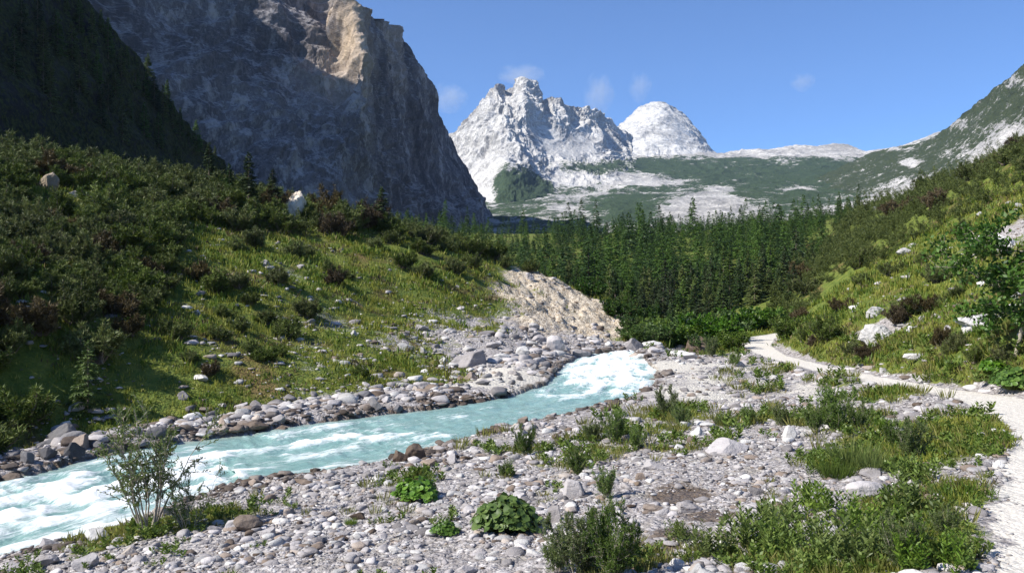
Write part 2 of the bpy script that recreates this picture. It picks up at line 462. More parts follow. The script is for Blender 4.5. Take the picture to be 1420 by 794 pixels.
# ------------------------------------------------------------------ ground sheet
def ground_material():
    m, nt = new_mat('ground'); t = NT(nt); co = coords(t)
    g, pa, sc, pl, we = (t.attr(k) for k in ('grass', 'path', 'scar', 'pale', 'wet'))
    big, mid, fine = t.noise(co, 0.35, 4), t.noise(co, 2.1, 5), t.noise(co, 11, 5, 0.7)
    v1 = t.n('TexVoronoi', {'Vector': co, 'Scale': 9.0, 'Randomness': 1.0}); v2 = t.n('TexVoronoi', {'Vector': co, 'Scale': 26.0})
    r1 = t.n('SeparateColor', {0: v1.outputs['Color']}).outputs[0]; r2 = t.n('SeparateColor', {0: v2.outputs['Color']}).outputs[0]
    stone = t.ramp(t.math('ADD', t.math('MULTIPLY', r1, 0.5), t.math('MULTIPLY', r2, 0.5)),
                   [(0.1, (0.23, 0.21, 0.205)), (0.4, (0.36, 0.33, 0.325)), (0.65, (0.46, 0.43, 0.42)), (0.95, (0.6, 0.57, 0.55))])
    gap = t.math('MULTIPLY', t.step(v1.outputs['Distance'], 0.35, 0.75), 0.55)
    stone = t.mix(gap, stone, (0.15, 0.13, 0.12))
    stone = t.mix(t.step(mid, 0.5, 0.72), stone, t.mix(fine, (0.22, 0.19, 0.15), (0.4, 0.37, 0.33)))
    green = t.ramp(t.math('ADD', t.math('MULTIPLY', mid, 0.6), t.math('MULTIPLY', fine, 0.4)),
                   [(0.28, (0.045, 0.07, 0.015)), (0.45, (0.095, 0.135, 0.024)), (0.6, (0.17, 0.19, 0.036)), (0.78, (0.25, 0.23, 0.06))])
    green = t.mix(t.step(big, 0.52, 0.68), green, t.mix(fine, (0.09, 0.06, 0.028), (0.19, 0.15, 0.05)))
    sandc = t.mix(fine, (0.5, 0.46, 0.4), (0.68, 0.64, 0.57))
    scarc = t.ramp(t.math('ADD', t.math('MULTIPLY', mid, 0.5), t.math('MULTIPLY', r1, 0.5)),
                   [(0.25, (0.27, 0.2, 0.13)), (0.45, (0.5, 0.41, 0.3)), (0.75, (0.7, 0.62, 0.5))])
    pathc = t.mix(t.step(v2.outputs['Distance'], 0.2, 0.6), t.mix(t.math('ADD', t.math('MULTIPLY', fine, 0.5), t.math('MULTIPLY', big, 0.5)), (0.5, 0.46, 0.4), (0.88, 0.83, 0.76)), (0.56, 0.52, 0.46))
    nb = t.math('MULTIPLY', t.math('SUBTRACT', t.math('ADD', t.math('MULTIPLY', mid, 0.6), t.math('MULTIPLY', fine, 0.4)), 0.5), 1.3)
    c = t.mix(t.step(t.math('ADD', pl, nb), 0.35, 0.6), stone, sandc)
    c = t.mix(t.step(t.math('ADD', sc, nb), 0.3, 0.6), c, scarc)
    c = t.mix(t.step(t.math('ADD', g, nb), 0.38, 0.6), c, green)
    wetc = t.mix(fine, (0.05, 0.035, 0.022), (0.13, 0.085, 0.05))
    c = t.mix(t.math('MULTIPLY', t.step(t.math('ADD', we, nb), 0.4, 0.7), 0.85), c, wetc)
    c = t.mix(t.step(t.math('ADD', pa, t.math('MULTIPLY', nb, 0.5)), 0.4, 0.6), c, pathc)
    h = t.math('SUBTRACT', t.math('MULTIPLY', fine, 0.8), t.math('ADD', t.math('MULTIPLY', v1.outputs['Distance'], 0.9), t.math('MULTIPLY', v2.outputs['Distance'], 0.35)))
    h = t.math('MULTIPLY', h, t.lin(pa, 0, 1, 1.0, 0.25))
    rg = t.lin(we, 0.4, 0.9, 0.92, 0.45)
    t.out(t.n('BsdfPrincipled', {'Base Color': c, 'Roughness': rg, 'Specular IOR Level': 0.2, 'Normal': t.bump(h, 0.8, 0.09)}).outputs[0])
    return m

az = np.radians(np.concatenate([np.arange(-180, -44, 4.0), np.arange(-43, 43.01, 0.11), np.arange(45, 180, 4.0)]))
rr = np.concatenate([[0.4, 1.0, 2.0, 3.0], np.exp(np.arange(math.log(4), math.log(130), 0.0072)), np.exp(np.arange(math.log(131), math.log(4300), 0.035))])
GX = (rr[:, None] * np.sin(az)[None]).ravel(); GY = (rr[:, None] * np.cos(az)[None]).ravel()
GZ, gf = land(GX, GY)
gm = cover(GX, GY, GZ, gf)
gfaces = grid_faces(len(rr), len(az), wrap=True)
gfaces = [gfaces[:, ::-1], np.array([[k, (k + 1) % len(az), len(GX)] for k in range(len(az))])]
gv = np.concatenate([np.stack([GX, GY, GZ], 1), [[0, 0, ground_z(0, 0)[0]]]])
gme = make_mesh('ground', gv, gfaces, ground_material(), {k: np.append(v, 0) for k, v in gm.items()}, smooth_shade=True)
put('ground', gme, kind='structure', label='stony valley floor rising to grassy slopes on either side of the stream')

# ------------------------------------------------------------------ stream
def water_material():
    m, nt = new_mat('stream_water'); t = NT(nt)
    uv = t.attr('flow', 'Vector'); fo = t.attr('foam'); ed = t.attr('edge')
    sv = t.n('VectorMath', {0: uv, 1: (0.8, 2.0, 1.0)}, operation='MULTIPLY').outputs[0]
    a = t.noise(sv, 1.6, 7, 0.68, 1.6); b = t.noise(sv, 6.5, 6, 0.7, 1.2)
    deep = t.ramp(t.math('ADD', t.math('MULTIPLY', a, 0.6), t.math('MULTIPLY', b, 0.4)), [(0.3, (0.15, 0.28, 0.262)), (0.5, (0.23, 0.38, 0.36)), (0.7, (0.37, 0.5, 0.48))])
    shallow = t.mix(b, (0.26, 0.31, 0.27), (0.38, 0.42, 0.37))
    c = t.mix(t.step(ed, 0.55, 1.0), deep, shallow)
    ff = t.math('ADD', t.math('ADD', t.math('MULTIPLY', a, 0.65), t.math('MULTIPLY', b, 0.45)), t.math('MULTIPLY', fo, 0.75))
    foam = t.step(ff, 0.62, 1.0)
    c = t.mix(foam, c, (0.86, 0.88, 0.88))
    h = t.math('ADD', t.math('MULTIPLY', a, 0.7), t.math('MULTIPLY', b, 0.35))
    t.out(t.n('BsdfPrincipled', {'Base Color': c, 'Roughness': t.lin(foam, 0, 1, 0.16, 0.7), 'Specular IOR Level': 0.4, 'IOR': 1.33,
                                 'Normal': t.bump(h, 0.55, 0.22)}).outputs[0])
    return m

def build_stream():
    n = 1500; k = 46
    s = np.linspace(0, len(RC) - 1, n)
    ip = lambda A: np.interp(s, np.arange(len(A)), A)
    c = np.stack([ip(RC[:, j]) for j in range(3)], 1)
    T = unit(np.stack([ip(RT[:, 0]), ip(RT[:, 1])], 1)); Nn = np.stack([-T[:, 1], T[:, 0]], 1)
    w = ip(hw) + 0.3
    S_ = np.concatenate([[0], np.cumsum(np.linalg.norm(np.diff(c[:, :2], axis=0), axis=1))])
    t = np.linspace(-1, 1, k)
    X = c[:, 0, None] + Nn[:, 0, None] * w[:, None] * t; Y = c[:, 1, None] + Nn[:, 1, None] * w[:, None] * t
    SS = np.repeat(S_[:, None], k, 1); TT = w[:, None] * t[None]
    px, py = pix(c[:, 0], np.maximum(c[:, 1], 1), c[:, 2])
    rough = np.interp(px, [-300, 0, 120, 260, 330, 420, 500, 600, 680, 760, 800, 830, 840, 860],
                      [0.6, 0.75, 0.85, 0.8, 0.5, 0.62, 0.62, 0.42, 0.3, 0.3, 0.55, 0.8, 0.9, 0.9])
    q = np.stack([SS.ravel() / 1.9, TT.ravel() / 0.8, np.full(SS.size, 3.1)], 1)
    wv = fbm(q, 4, 0.55).reshape(SS.shape)
    st = fbm(np.stack([SS.ravel() / 3.6, TT.ravel() / 0.5, np.full(SS.size, 8.0)], 1), 3, 0.5).reshape(SS.shape)
    cr = 1 - np.abs(fbm(np.stack([SS.ravel() / 0.9, TT.ravel() / 1.3, np.full(SS.size, 5.0)], 1), 3, 0.5).reshape(SS.shape)) * 3
    R = rough[:, None]
    edge = np.abs(t)[None] ** 1.5 * np.ones_like(R)
    Z = c[:, 2, None] - 0.02 + (0.27 * wv * R + 0.05 * st + 0.09 * np.clip(cr, 0, 1) * R) * (1 - 0.9 * edge ** 2)
    core = np.clip(1 - np.abs(t + 0.1) * 1.05, 0, 1)[None]
    foam = np.clip(R * 0.8 - 0.4 + 0.5 * st + 0.75 * wv + 0.3 * np.clip(cr, 0, 1) * R, -0.4, 1) * (0.35 + 0.9 * core ** 0.6)
    V = np.stack([X, Y, Z], -1).reshape(-1, 3)
    fl = np.stack([SS, TT, np.zeros_like(SS)], -1).reshape(-1, 3)
    me = make_mesh('stream', V, grid_faces(n, k), water_material(), {'flow': fl, 'foam': foam.ravel(), 'edge': edge.ravel()}, smooth_shade=True)
    put('stream_water', me, kind='structure', label='milky turquoise mountain stream with white foaming rapids')
build_stream()

# ------------------------------------------------------------------ mountains
def catmull(P, n):
    """P (K, ...) -> n samples"""
    K = len(P); u = np.linspace(0, K - 1, n); i = np.clip(np.floor(u).astype(int), 0, K - 2); t = (u - i).reshape(-1, *([1] * (P.ndim - 1)))
    a, b, c, d = P[np.clip(i - 1, 0, K - 1)], P[i], P[i + 1], P[np.clip(i + 2, 0, K - 1)]
    return b + 0.5 * t * (c - a + t * (2 * a - 5 * b + 4 * c - d + t * (3 * (b - c) + d - a)))

def mountain_material(name, rock, veg=((0.028, 0.042, 0.022), (0.05, 0.07, 0.03)), scale=0.02, aniso=(1, 1, 1), tilt=0.0, bump_d=8.0, ledge=0.5, tan=(0.4, 0.31, 0.22)):
    m, nt = new_mat(name); t = NT(nt)
    co = t.n('Mapping', {'Vector': coords(t), 'Rotation': (0, tilt, 0), 'Scale': aniso}).outputs[0]
    a = t.noise(co, scale, 7, 0.62, 0.4); b = t.noise(co, scale * 6, 6, 0.68); c = t.noise(coords(t), scale * 22, 4, 0.7)
    f = t.math('ADD', t.math('MULTIPLY', a, 0.45), t.math('ADD', t.math('MULTIPLY', b, 0.35), t.math('MULTIPLY', c, 0.2)))
    col = t.ramp(f, [(0.41, rock[0]), (0.5, rock[1]), (0.59, rock[2])])
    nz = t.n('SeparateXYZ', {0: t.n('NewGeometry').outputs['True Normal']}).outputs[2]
    crack = t.step(t.math('ABSOLUTE', t.math('SUBTRACT', b, 0.5)), 0.06, 0.0)
    col = t.mix(t.math('MULTIPLY', crack, 0.55), col, tuple(0.45 * x for x in rock[0]))
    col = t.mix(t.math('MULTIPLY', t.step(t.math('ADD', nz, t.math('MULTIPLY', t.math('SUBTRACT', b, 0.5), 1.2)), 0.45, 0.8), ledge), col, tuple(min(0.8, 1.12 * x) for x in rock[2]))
    col = t.mix(t.math('MULTIPLY', t.attr('tan'), t.step(a, 0.35, 0.6)), col, t.mix(b, tan, tuple(min(1, 1.5 * x) for x in tan)))
    vf = t.math('ADD', t.attr('veg'), t.math('MULTIPLY', t.math('SUBTRACT', t.math('ADD', t.math('MULTIPLY', b, 0.55), t.math('MULTIPLY', c, 0.45)), 0.5), 3.4))
    col = t.mix(t.step(vf, 0.35, 0.65), col, t.mix(t.step(c, 0.35, 0.65), *veg))
    t.out(t.n('BsdfPrincipled', {'Base Color': col, 'Roughness': 0.95, 'Specular IOR Level': 0.1,
                                 'Normal': t.bump(f, 1.0, bump_d)}).outputs[0])
    return m

def sheet(name, label, rows, n_u, n_v, mat, amp, size, aniso=(1, 1, 1), tilt=0.0, veg=None, tanf=None, seed=0.0, back=(250, 0.9), ridged=0.6, oct=6, calm=None, bed=None, gain=0.55, low=None, ribs=None):
    """a mountainside from profile rows (crest first), each a list of (px, py, distance), with a back slope behind the crest"""
    R = np.array(rows, float)                               # rows x K x 3
    R = catmull(R, n_v)                                     # along the fall line
    R = np.swapaxes(catmull(np.swapaxes(R, 0, 1), n_u), 0, 1)
    px, py, d = R[..., 0], R[..., 1], R[..., 2]
    P = np.stack([(px - CX) / F * d, d, (CY - py) / F * d], -1)
    bk = []
    for q in (1.0, 0.55, 0.25, 0.1, 0.03):
        bk.append(P[0] + np.array([0, back[0] * q, -back[0] * back[1] * q]))
    P = np.concatenate([np.array(bk), P]); nb = len(bk)
    pxx = np.concatenate([np.repeat(px[:1], nb, 0), px]); pyy = np.concatenate([np.repeat(py[:1], nb, 0), py])
    du = np.gradient(P, axis=1); dv = np.gradient(P, axis=0)
    Nn = unit(np.cross(dv, du)); Nn[np.sum(Nn * np.array([0, -1, 0.6]), -1) < 0] *= -1
    q = P.reshape(-1, 3) + seed * 1000
    ct, st = math.cos(tilt), math.sin(tilt)
    qa = np.stack([q[:, 0] * ct + q[:, 2] * st, q[:, 1], -q[:, 0] * st + q[:, 2] * ct], 1) * np.array(aniso) / size
    wv = np.stack([perlin(qa * 0.8 + 5), perlin(qa * 0.8 + 55), perlin(qa * 0.8 + 105)], 1)
    qa = qa + 0.35 * wv
    disp = ridged * fbm(qa, oct, gain, ridged=True) + (1 - ridged) * fbm(qa * 1.3 + 9, oct, gain)
    if bed is not None:
        ba, bs, bamp = bed
        bc = (q[:, 2] * math.cos(ba) + q[:, 0] * math.sin(ba)) / bs + 0.9 * fbm(q / (bs * 5.0), 3)
        fr = bc - np.floor(bc); fr2 = bc * 2.7 - np.floor(bc * 2.7)
        disp = disp + bamp * (np.minimum(fr * 1.25, (1 - fr) * 5.0) + 0.45 * np.minimum(fr2 * 1.25, (1 - fr2) * 5.0) - 0.8)
        gq = np.stack([q[:, 0], q[:, 1], q[:, 2] * 0.22], 1) / (size * 0.32)
        disp = disp - 0.5 * bamp * np.clip(fbm(gq, 4, 0.55, ridged=True), 0, 1)
    if ribs is not None:
        rq = np.stack([q[:, 1] / ribs[0] + q[:, 2] / (ribs[0] * 2.2), q[:, 2] / (ribs[0] * 4.5), np.full(len(q), 2.2)], 1)
        disp = disp + ribs[1] * fbm(rq, 4, 0.5, ridged=True)
    disp = disp - disp.mean()
    A = np.full(len(q), amp)
    if calm is not None: A = A * calm(pxx.ravel(), pyy.ravel())
    A = A * (1 if low is None else np.interp(pyy.ravel(), *low))
    A = A * np.interp(P[..., 1].ravel(), [P[..., 1].min(), P[..., 1].max()], [0.7, 1.0])
    V = q - seed * 1000 + Nn.reshape(-1, 3) * (A * disp)[:, None]
    nz = 0.65 * fbm(qa * 1.7 + 31, 4) + 0.55 * fbm(qa * 7.0 + 3, 4, 0.6)
    at = {'veg': np.clip(veg(pxx.ravel(), pyy.ravel(), nz, V), -1, 1.5) if veg else np.full(len(V), -1.0),
          'tan': np.clip(tanf(pxx.ravel(), pyy.ravel(), nz), 0, 1) if tanf else np.zeros(len(V))}
    me = make_mesh(name, V, grid_faces(P.shape[0], P.shape[1]), mat, at, smooth_shade=False)
    return put(name, me, kind='structure', label=label)

def px_blobs(px, py, lst):
    v = np.zeros(len(px))
    for (bx, by, rx, ry, w) in lst:
        v += w * np.exp(-(((px - bx) / rx) ** 2 + ((py - by) / ry) ** 2))
    return v

# the dark rock wall on the left of the valley
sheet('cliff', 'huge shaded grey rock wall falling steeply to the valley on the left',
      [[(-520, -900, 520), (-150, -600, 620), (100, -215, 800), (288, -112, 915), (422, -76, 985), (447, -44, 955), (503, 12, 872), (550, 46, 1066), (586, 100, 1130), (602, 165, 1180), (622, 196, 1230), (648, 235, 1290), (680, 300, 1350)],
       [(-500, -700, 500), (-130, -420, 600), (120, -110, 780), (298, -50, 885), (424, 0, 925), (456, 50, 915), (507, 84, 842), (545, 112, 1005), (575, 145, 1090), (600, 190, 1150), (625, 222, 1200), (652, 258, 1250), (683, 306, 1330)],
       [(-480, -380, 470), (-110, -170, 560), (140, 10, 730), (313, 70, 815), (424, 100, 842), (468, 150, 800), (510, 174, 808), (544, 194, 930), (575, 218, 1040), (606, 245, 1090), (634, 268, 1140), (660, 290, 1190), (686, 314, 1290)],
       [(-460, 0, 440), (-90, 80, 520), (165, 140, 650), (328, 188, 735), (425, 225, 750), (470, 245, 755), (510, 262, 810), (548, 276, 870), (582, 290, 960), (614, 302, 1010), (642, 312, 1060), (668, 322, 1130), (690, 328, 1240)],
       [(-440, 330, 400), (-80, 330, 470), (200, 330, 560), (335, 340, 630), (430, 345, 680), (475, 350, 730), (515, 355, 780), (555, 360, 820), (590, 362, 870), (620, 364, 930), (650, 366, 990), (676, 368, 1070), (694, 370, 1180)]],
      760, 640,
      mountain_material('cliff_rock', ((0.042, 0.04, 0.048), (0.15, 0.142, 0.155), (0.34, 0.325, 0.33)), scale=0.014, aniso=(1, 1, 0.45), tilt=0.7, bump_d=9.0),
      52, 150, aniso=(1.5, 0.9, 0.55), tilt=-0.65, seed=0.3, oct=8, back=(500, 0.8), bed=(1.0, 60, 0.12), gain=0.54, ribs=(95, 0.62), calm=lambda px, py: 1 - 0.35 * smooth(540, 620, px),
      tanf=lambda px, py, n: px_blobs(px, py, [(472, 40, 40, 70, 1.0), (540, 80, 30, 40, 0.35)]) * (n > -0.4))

# nearer dark spur with trees, upper left
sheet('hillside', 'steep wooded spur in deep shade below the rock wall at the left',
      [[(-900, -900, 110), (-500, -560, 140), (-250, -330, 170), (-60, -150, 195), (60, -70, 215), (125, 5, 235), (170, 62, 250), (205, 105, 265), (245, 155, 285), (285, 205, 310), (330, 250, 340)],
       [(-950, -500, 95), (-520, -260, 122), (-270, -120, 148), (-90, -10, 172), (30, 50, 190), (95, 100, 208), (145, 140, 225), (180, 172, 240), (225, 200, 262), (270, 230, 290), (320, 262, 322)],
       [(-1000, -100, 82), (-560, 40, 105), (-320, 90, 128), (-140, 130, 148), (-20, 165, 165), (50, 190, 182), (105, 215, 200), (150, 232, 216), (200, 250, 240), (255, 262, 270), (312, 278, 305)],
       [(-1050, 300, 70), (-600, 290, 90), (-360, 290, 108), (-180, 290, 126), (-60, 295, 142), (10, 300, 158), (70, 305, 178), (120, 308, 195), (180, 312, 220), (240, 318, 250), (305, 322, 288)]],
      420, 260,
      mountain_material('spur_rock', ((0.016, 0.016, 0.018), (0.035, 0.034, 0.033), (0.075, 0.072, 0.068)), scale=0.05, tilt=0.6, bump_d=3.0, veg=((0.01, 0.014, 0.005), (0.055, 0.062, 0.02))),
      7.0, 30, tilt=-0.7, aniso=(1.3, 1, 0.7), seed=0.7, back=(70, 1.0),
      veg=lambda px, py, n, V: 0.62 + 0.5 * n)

# far limestone massif
sheet('mountain', 'pale jagged limestone peak with scree gullies behind the rock wall',
      [[(560, 200, 2250), (620, 190, 2350), (640, 174, 2400), (655, 157, 2450), (672, 138, 2500), (690, 121, 2550), (702, 129, 2570), (712, 121, 2590), (726, 110, 2600), (740, 116, 2600), (752, 138, 2580), (768, 136, 2560), (790, 148, 2600), (812, 150, 2650), (832, 157, 2700), (853, 176, 2750), (876, 192, 2800)],
       [(560, 230, 2150), (618, 215, 2230), (640, 200, 2270), (658, 182, 2310), (674, 165, 2350), (690, 150, 2380), (704, 152, 2380), (716, 150, 2370), (728, 146, 2390), (742, 152, 2420), (756, 160, 2440), (772, 162, 2460), (794, 172, 2500), (816, 176, 2540), (836, 184, 2580), (856, 195, 2640), (876, 205, 2700)],
       [(565, 262, 2000), (622, 245, 2060), (645, 232, 2100), (664, 216, 2110), (680, 205, 2120), (696, 195, 2110), (710, 192, 2120), (722, 192, 2170), (736, 190, 2230), (750, 196, 2280), (766, 200, 2310), (784, 204, 2330), (806, 210, 2350), (828, 214, 2380), (848, 216, 2420), (866, 218, 2500), (880, 221, 2560)],
       [(570, 300, 1750), (628, 285, 1800), (652, 272, 1830), (670, 262, 1830), (688, 250, 1820), (704, 240, 1830), (720, 236, 1880), (734, 236, 1930), (748, 238, 1980), (764, 242, 2010), (782, 245, 2020), (800, 246, 2030), (820, 246, 2050), (840, 245, 2080), (858, 244, 2120), (874, 243, 2200), (886, 243, 2300)],
       [(575, 385, 1250), (635, 384, 1250), (660, 384, 1250), (680, 383, 1250), (700, 380, 1260), (718, 376, 1290), (736, 360, 1330), (752, 340, 1400), (768, 318, 1500), (784, 317, 1500), (800, 316, 1500), (816, 314, 1500), (836, 310, 1520), (854, 306, 1550), (870, 300, 1600), (884, 294, 1650), (894, 288, 1700)]],
      640, 480,
      mountain_material('massif_rock', ((0.2, 0.195, 0.195), (0.42, 0.405, 0.385), (0.62, 0.6, 0.57)), scale=0.011, aniso=(1, 1, 0.6), tilt=0.5, bump_d=12.0, veg=((0.03, 0.05, 0.03), (0.055, 0.08, 0.04))),
      62, 150, aniso=(1.9, 1, 0.6), tilt=-0.3, seed=1.1, oct=7, bed=(0.45, 60, 0.10), gain=0.52, low=([100, 205, 240, 330], [1.0, 0.85, 0.5, 0.4]), back=(600, 0.9),
      calm=lambda px, py: 1 - 0.82 * np.clip(px_blobs(px, py, [(750, 185, 22, 18, 1), (800, 195, 40, 24, 1), (780, 208, 40, 12, 0.8)]), 0, 1),
      veg=lambda px, py, n, V: -0.35 + 0.9 * n + 0.55 * smooth(228, 270, py) + px_blobs(px, py, [(728, 252, 26, 22, 1.3), (700, 262, 16, 30, 1.0), (760, 268, 22, 16, 0.7), (775, 222, 34, 14, 0.7), (815, 232, 40, 9, 0.9), (745, 290, 40, 16, 0.6), (830, 290, 40, 20, 1.0),
                                                                      (800, 262, 50, 18, 0.35), (860, 230, 40, 12, 1.0), (690, 300, 14, 14, 0.3), (720, 320, 40, 10, 0.5)])
                                      - px_blobs(px, py, [(770, 255, 6, 40, 0.6), (800, 248, 40, 7, 0.6), (676, 280, 12, 40, 0.5)]))

# white dome
sheet('mountain_dome', 'smooth white limestone dome beyond the green plateau',
      [[(815, 220, 3150), (838, 196, 3150), (854, 180, 3180), (870, 164, 3200), (884, 152, 3220), (898, 144, 3240), (916, 141, 3250), (934, 149, 3250), (950, 161, 3250), (965, 178, 3230), (976, 192, 3200), (990, 210, 3150), (1010, 222, 3100)],
       [(815, 224, 3050), (842, 213, 3050), (858, 202, 3060), (872, 187, 3060), (886, 176, 3070), (900, 170, 3070), (917, 166, 3080), (934, 172, 3080), (950, 182, 3080), (964, 192, 3070), (976, 202, 3060), (990, 214, 3020), (1010, 224, 2980)],
       [(815, 236, 2850), (845, 234, 2850), (862, 232, 2850), (876, 230, 2850), (890, 228, 2850), (904, 227, 2850), (918, 226, 2850), (934, 226, 2850), (950, 227, 2850), (964, 228, 2850), (976, 229, 2850), (990, 230, 2850), (1010, 232, 2850)]],
      300, 140,
      mountain_material('dome_rock', ((0.3, 0.295, 0.29), (0.54, 0.525, 0.505), (0.68, 0.67, 0.65)), scale=0.008, aniso=(0.5, 1, 2.2), tilt=-0.6, bump_d=12.0, ledge=0.2),
      32, 120, aniso=(1.3, 1, 0.9), tilt=0.6, seed=2.1, oct=7, bed=(0.6, 60, 0.16), gain=0.52, back=(700, 0.9))

# the plateau and the green slope below it
VEG_UP = [(1060, 246, 320, 32, 0.75), (900, 228, 90, 10, 0.5), (1180, 235, 60, 22, 0.4), (880, 290, 60, 18, 0.9), (1080, 285, 80, 22, 0.45), (780, 320, 90, 16, 0.4), (720, 290, 60, 24, 0.4), (800, 275, 60, 20, 0.25)]
VEG_DN = [(990, 284, 46, 15, 1.5), (950, 293, 30, 10, 1.0), (905, 252, 44, 5.5, 1.5), (850, 247, 34, 8, 1.0), (770, 255, 40, 12, 0.4), (1080, 209, 95, 6, 2.2), (1170, 211, 50, 8, 1.6), (1262, 226, 14, 6, 1.3), (1235, 206, 40, 4, 0.8), (1000, 262, 26, 4, 0.5), (1105, 262, 36, 4, 0.5), (1140, 290, 44, 6, 0.7),
          (990, 212, 40, 4, 1.4), (870, 214, 60, 4, 1.0), (780, 285, 40, 12, 0.45), (830, 262, 40, 8, 0.5), (1190, 298, 44, 8, 0.9), (1260, 280, 50, 14, 0.8)]
sheet('plateau', 'wide green slope streaked with white limestone below the bare plateau',
      [[(600, 245, 2400), (740, 232, 2500), (800, 226, 2550), (850, 220, 2600), (920, 215, 2650), (985, 212, 2700), (1040, 208, 2700), (1090, 204, 2700), (1140, 201, 2700), (1175, 200, 2700), (1205, 209, 2600), (1240, 202, 2500), (1300, 186, 2400), (1360, 170, 2300), (1430, 160, 2200)],
       [(600, 256, 2200), (740, 240, 2250), (800, 236, 2300), (850, 232, 2350), (920, 230, 2380), (985, 228, 2400), (1040, 226, 2400), (1090, 224, 2400), (1140, 222, 2380), (1175, 222, 2350), (1205, 224, 2300), (1240, 220, 2200), (1300, 208, 2100), (1360, 196, 2000), (1430, 188, 1900)],
       [(600, 284, 1800), (730, 272, 1800), (795, 268, 1820), (850, 262, 1850), (920, 258, 1880), (985, 256, 1880), (1040, 255, 1850), (1090, 254, 1820), (1140, 252, 1780), (1175, 252, 1740), (1205, 252, 1700), (1240, 248, 1650), (1300, 240, 1550), (1360, 232, 1450), (1430, 225, 1400)],
       [(600, 318, 1250), (720, 305, 1250), (790, 302, 1250), (850, 298, 1250), (920, 292, 1250), (985, 288, 1250), (1040, 286, 1230), (1090, 285, 1210), (1140, 284, 1180), (1175, 284, 1150), (1205, 283, 1120), (1240, 282, 1080), (1300, 278, 1000), (1360, 272, 950), (1430, 268, 900)],
       [(600, 378, 750), (690, 372, 750), (785, 372, 750), (850, 372, 750), (920, 372, 740), (985, 372, 730), (1040, 372, 720), (1090, 370, 700), (1140, 370, 690), (1175, 370, 680), (1205, 368, 670), (1240, 366, 660), (1300, 364, 640), (1360, 360, 620), (1430, 358, 600)]],
      760, 420,
      mountain_material('plateau_rock', ((0.2, 0.195, 0.195), (0.38, 0.365, 0.35), (0.6, 0.58, 0.55)), scale=0.012, aniso=(0.7, 1, 1.5), tilt=0.3, bump_d=8.0, ledge=0.12, veg=((0.028, 0.046, 0.027), (0.05, 0.075, 0.036))),
      22, 110, aniso=(0.9, 0.8, 1.3), tilt=0.25, seed=3.3, oct=7, back=(500, 0.4),
      veg=lambda px, py, n, V: 0.3 + 1.15 * n + px_blobs(px, py, VEG_UP) - px_blobs(px, py, VEG_DN))

# right-hand mountainside
sheet('mountainside', 'steep mountainside of dark scrub and pale rock bands rising at the right',
      [[(1090, 262, 1900), (1150, 240, 1850), (1205, 214, 1800), (1240, 204, 1700), (1275, 199, 1600), (1302, 186, 1500), (1330, 164, 1420), (1358, 142, 1340), (1385, 120, 1260), (1412, 96, 1180), (1460, 50, 1080), (1560, -60, 900), (1750, -240, 700), (2100, -500, 500)],
       [(1095, 272, 1700), (1155, 254, 1650), (1210, 234, 1600), (1246, 224, 1500), (1282, 216, 1420), (1312, 204, 1340), (1342, 186, 1260), (1372, 168, 1180), (1402, 148, 1110), (1432, 128, 1040), (1480, 90, 950), (1580, 0, 800), (1780, -140, 620), (2150, -320, 440)],
       [(1100, 290, 1350), (1160, 280, 1300), (1216, 268, 1250), (1255, 258, 1180), (1295, 248, 1110), (1330, 236, 1050), (1364, 222, 990), (1398, 208, 930), (1430, 194, 870), (1462, 180, 810), (1510, 155, 740), (1610, 95, 620), (1810, 0, 490), (2200, -100, 350)],
       [(1105, 335, 900), (1165, 332, 860), (1222, 328, 820), (1264, 324, 780), (1308, 318, 730), (1346, 312, 690), (1382, 306, 650), (1418, 300, 610), (1455, 294, 570), (1490, 288, 530), (1540, 278, 480), (1640, 260, 410), (1840, 230, 330), (2240, 200, 240)]],
      560, 420,
      mountain_material('slope_rock', ((0.2, 0.195, 0.2), (0.34, 0.33, 0.33), (0.52, 0.5, 0.48)), scale=0.02, aniso=(0.6, 1, 1.8), tilt=-0.7, bump_d=5.0, veg=((0.024, 0.036, 0.02), (0.048, 0.06, 0.027))),
      15, 70, aniso=(0.9, 1, 1.5), tilt=-0.7, seed=4.7, oct=7, back=(400, 0.9),
      veg=lambda px, py, n, V: 0.95 + 1.05 * n - px_blobs(px, py, [(1290, 262, 60, 16, 0.9), (1375, 225, 45, 24, 0.85), (1400, 180, 30, 16, 0.4), (1325, 172, 22, 8, 0.6), (1410, 112, 30, 10, 0.5), (1230, 280, 40, 12, 0.8), (1262, 226, 14, 6, 1.1), (1240, 206, 30, 4, 0.7), (1200, 290, 60, 12, 0.6), (1420, 200, 60, 30, 0.5)]))

# ------------------------------------------------------------------ haze
if HAZE:
    hm, hnt = new_mat('haze'); ht = NT(hnt)
    pv = ht.n('VolumePrincipled', {'Color': (0.5, 0.68, 1.0), 'Density': 0.000055, 'Anisotropy': 0.2})
    hnt.links.new(pv.outputs[0], ht.n('OutputMaterial').inputs['Volume'])
    x0, x1, y0, y1, z0, z1 = -4400, 4400, -4400, 4400, float(GZ.min()) - 1.5, 1100
    hv = [(x, y, z) for z in (z0, z1) for y in (y0, y1) for x in (x0, x1)]
    hf = [[0, 2, 3, 1], [4, 5, 7, 6], [0, 1, 5, 4], [2, 6, 7, 3], [0, 4, 6, 2], [1, 3, 7, 5]]
    put('haze', make_mesh('haze', hv, np.array(hf), hm), kind='stuff', label='thin blue mountain haze filling the valley air')

# ------------------------------------------------------------------ placing helpers
RNG = np.random.default_rng(2024)

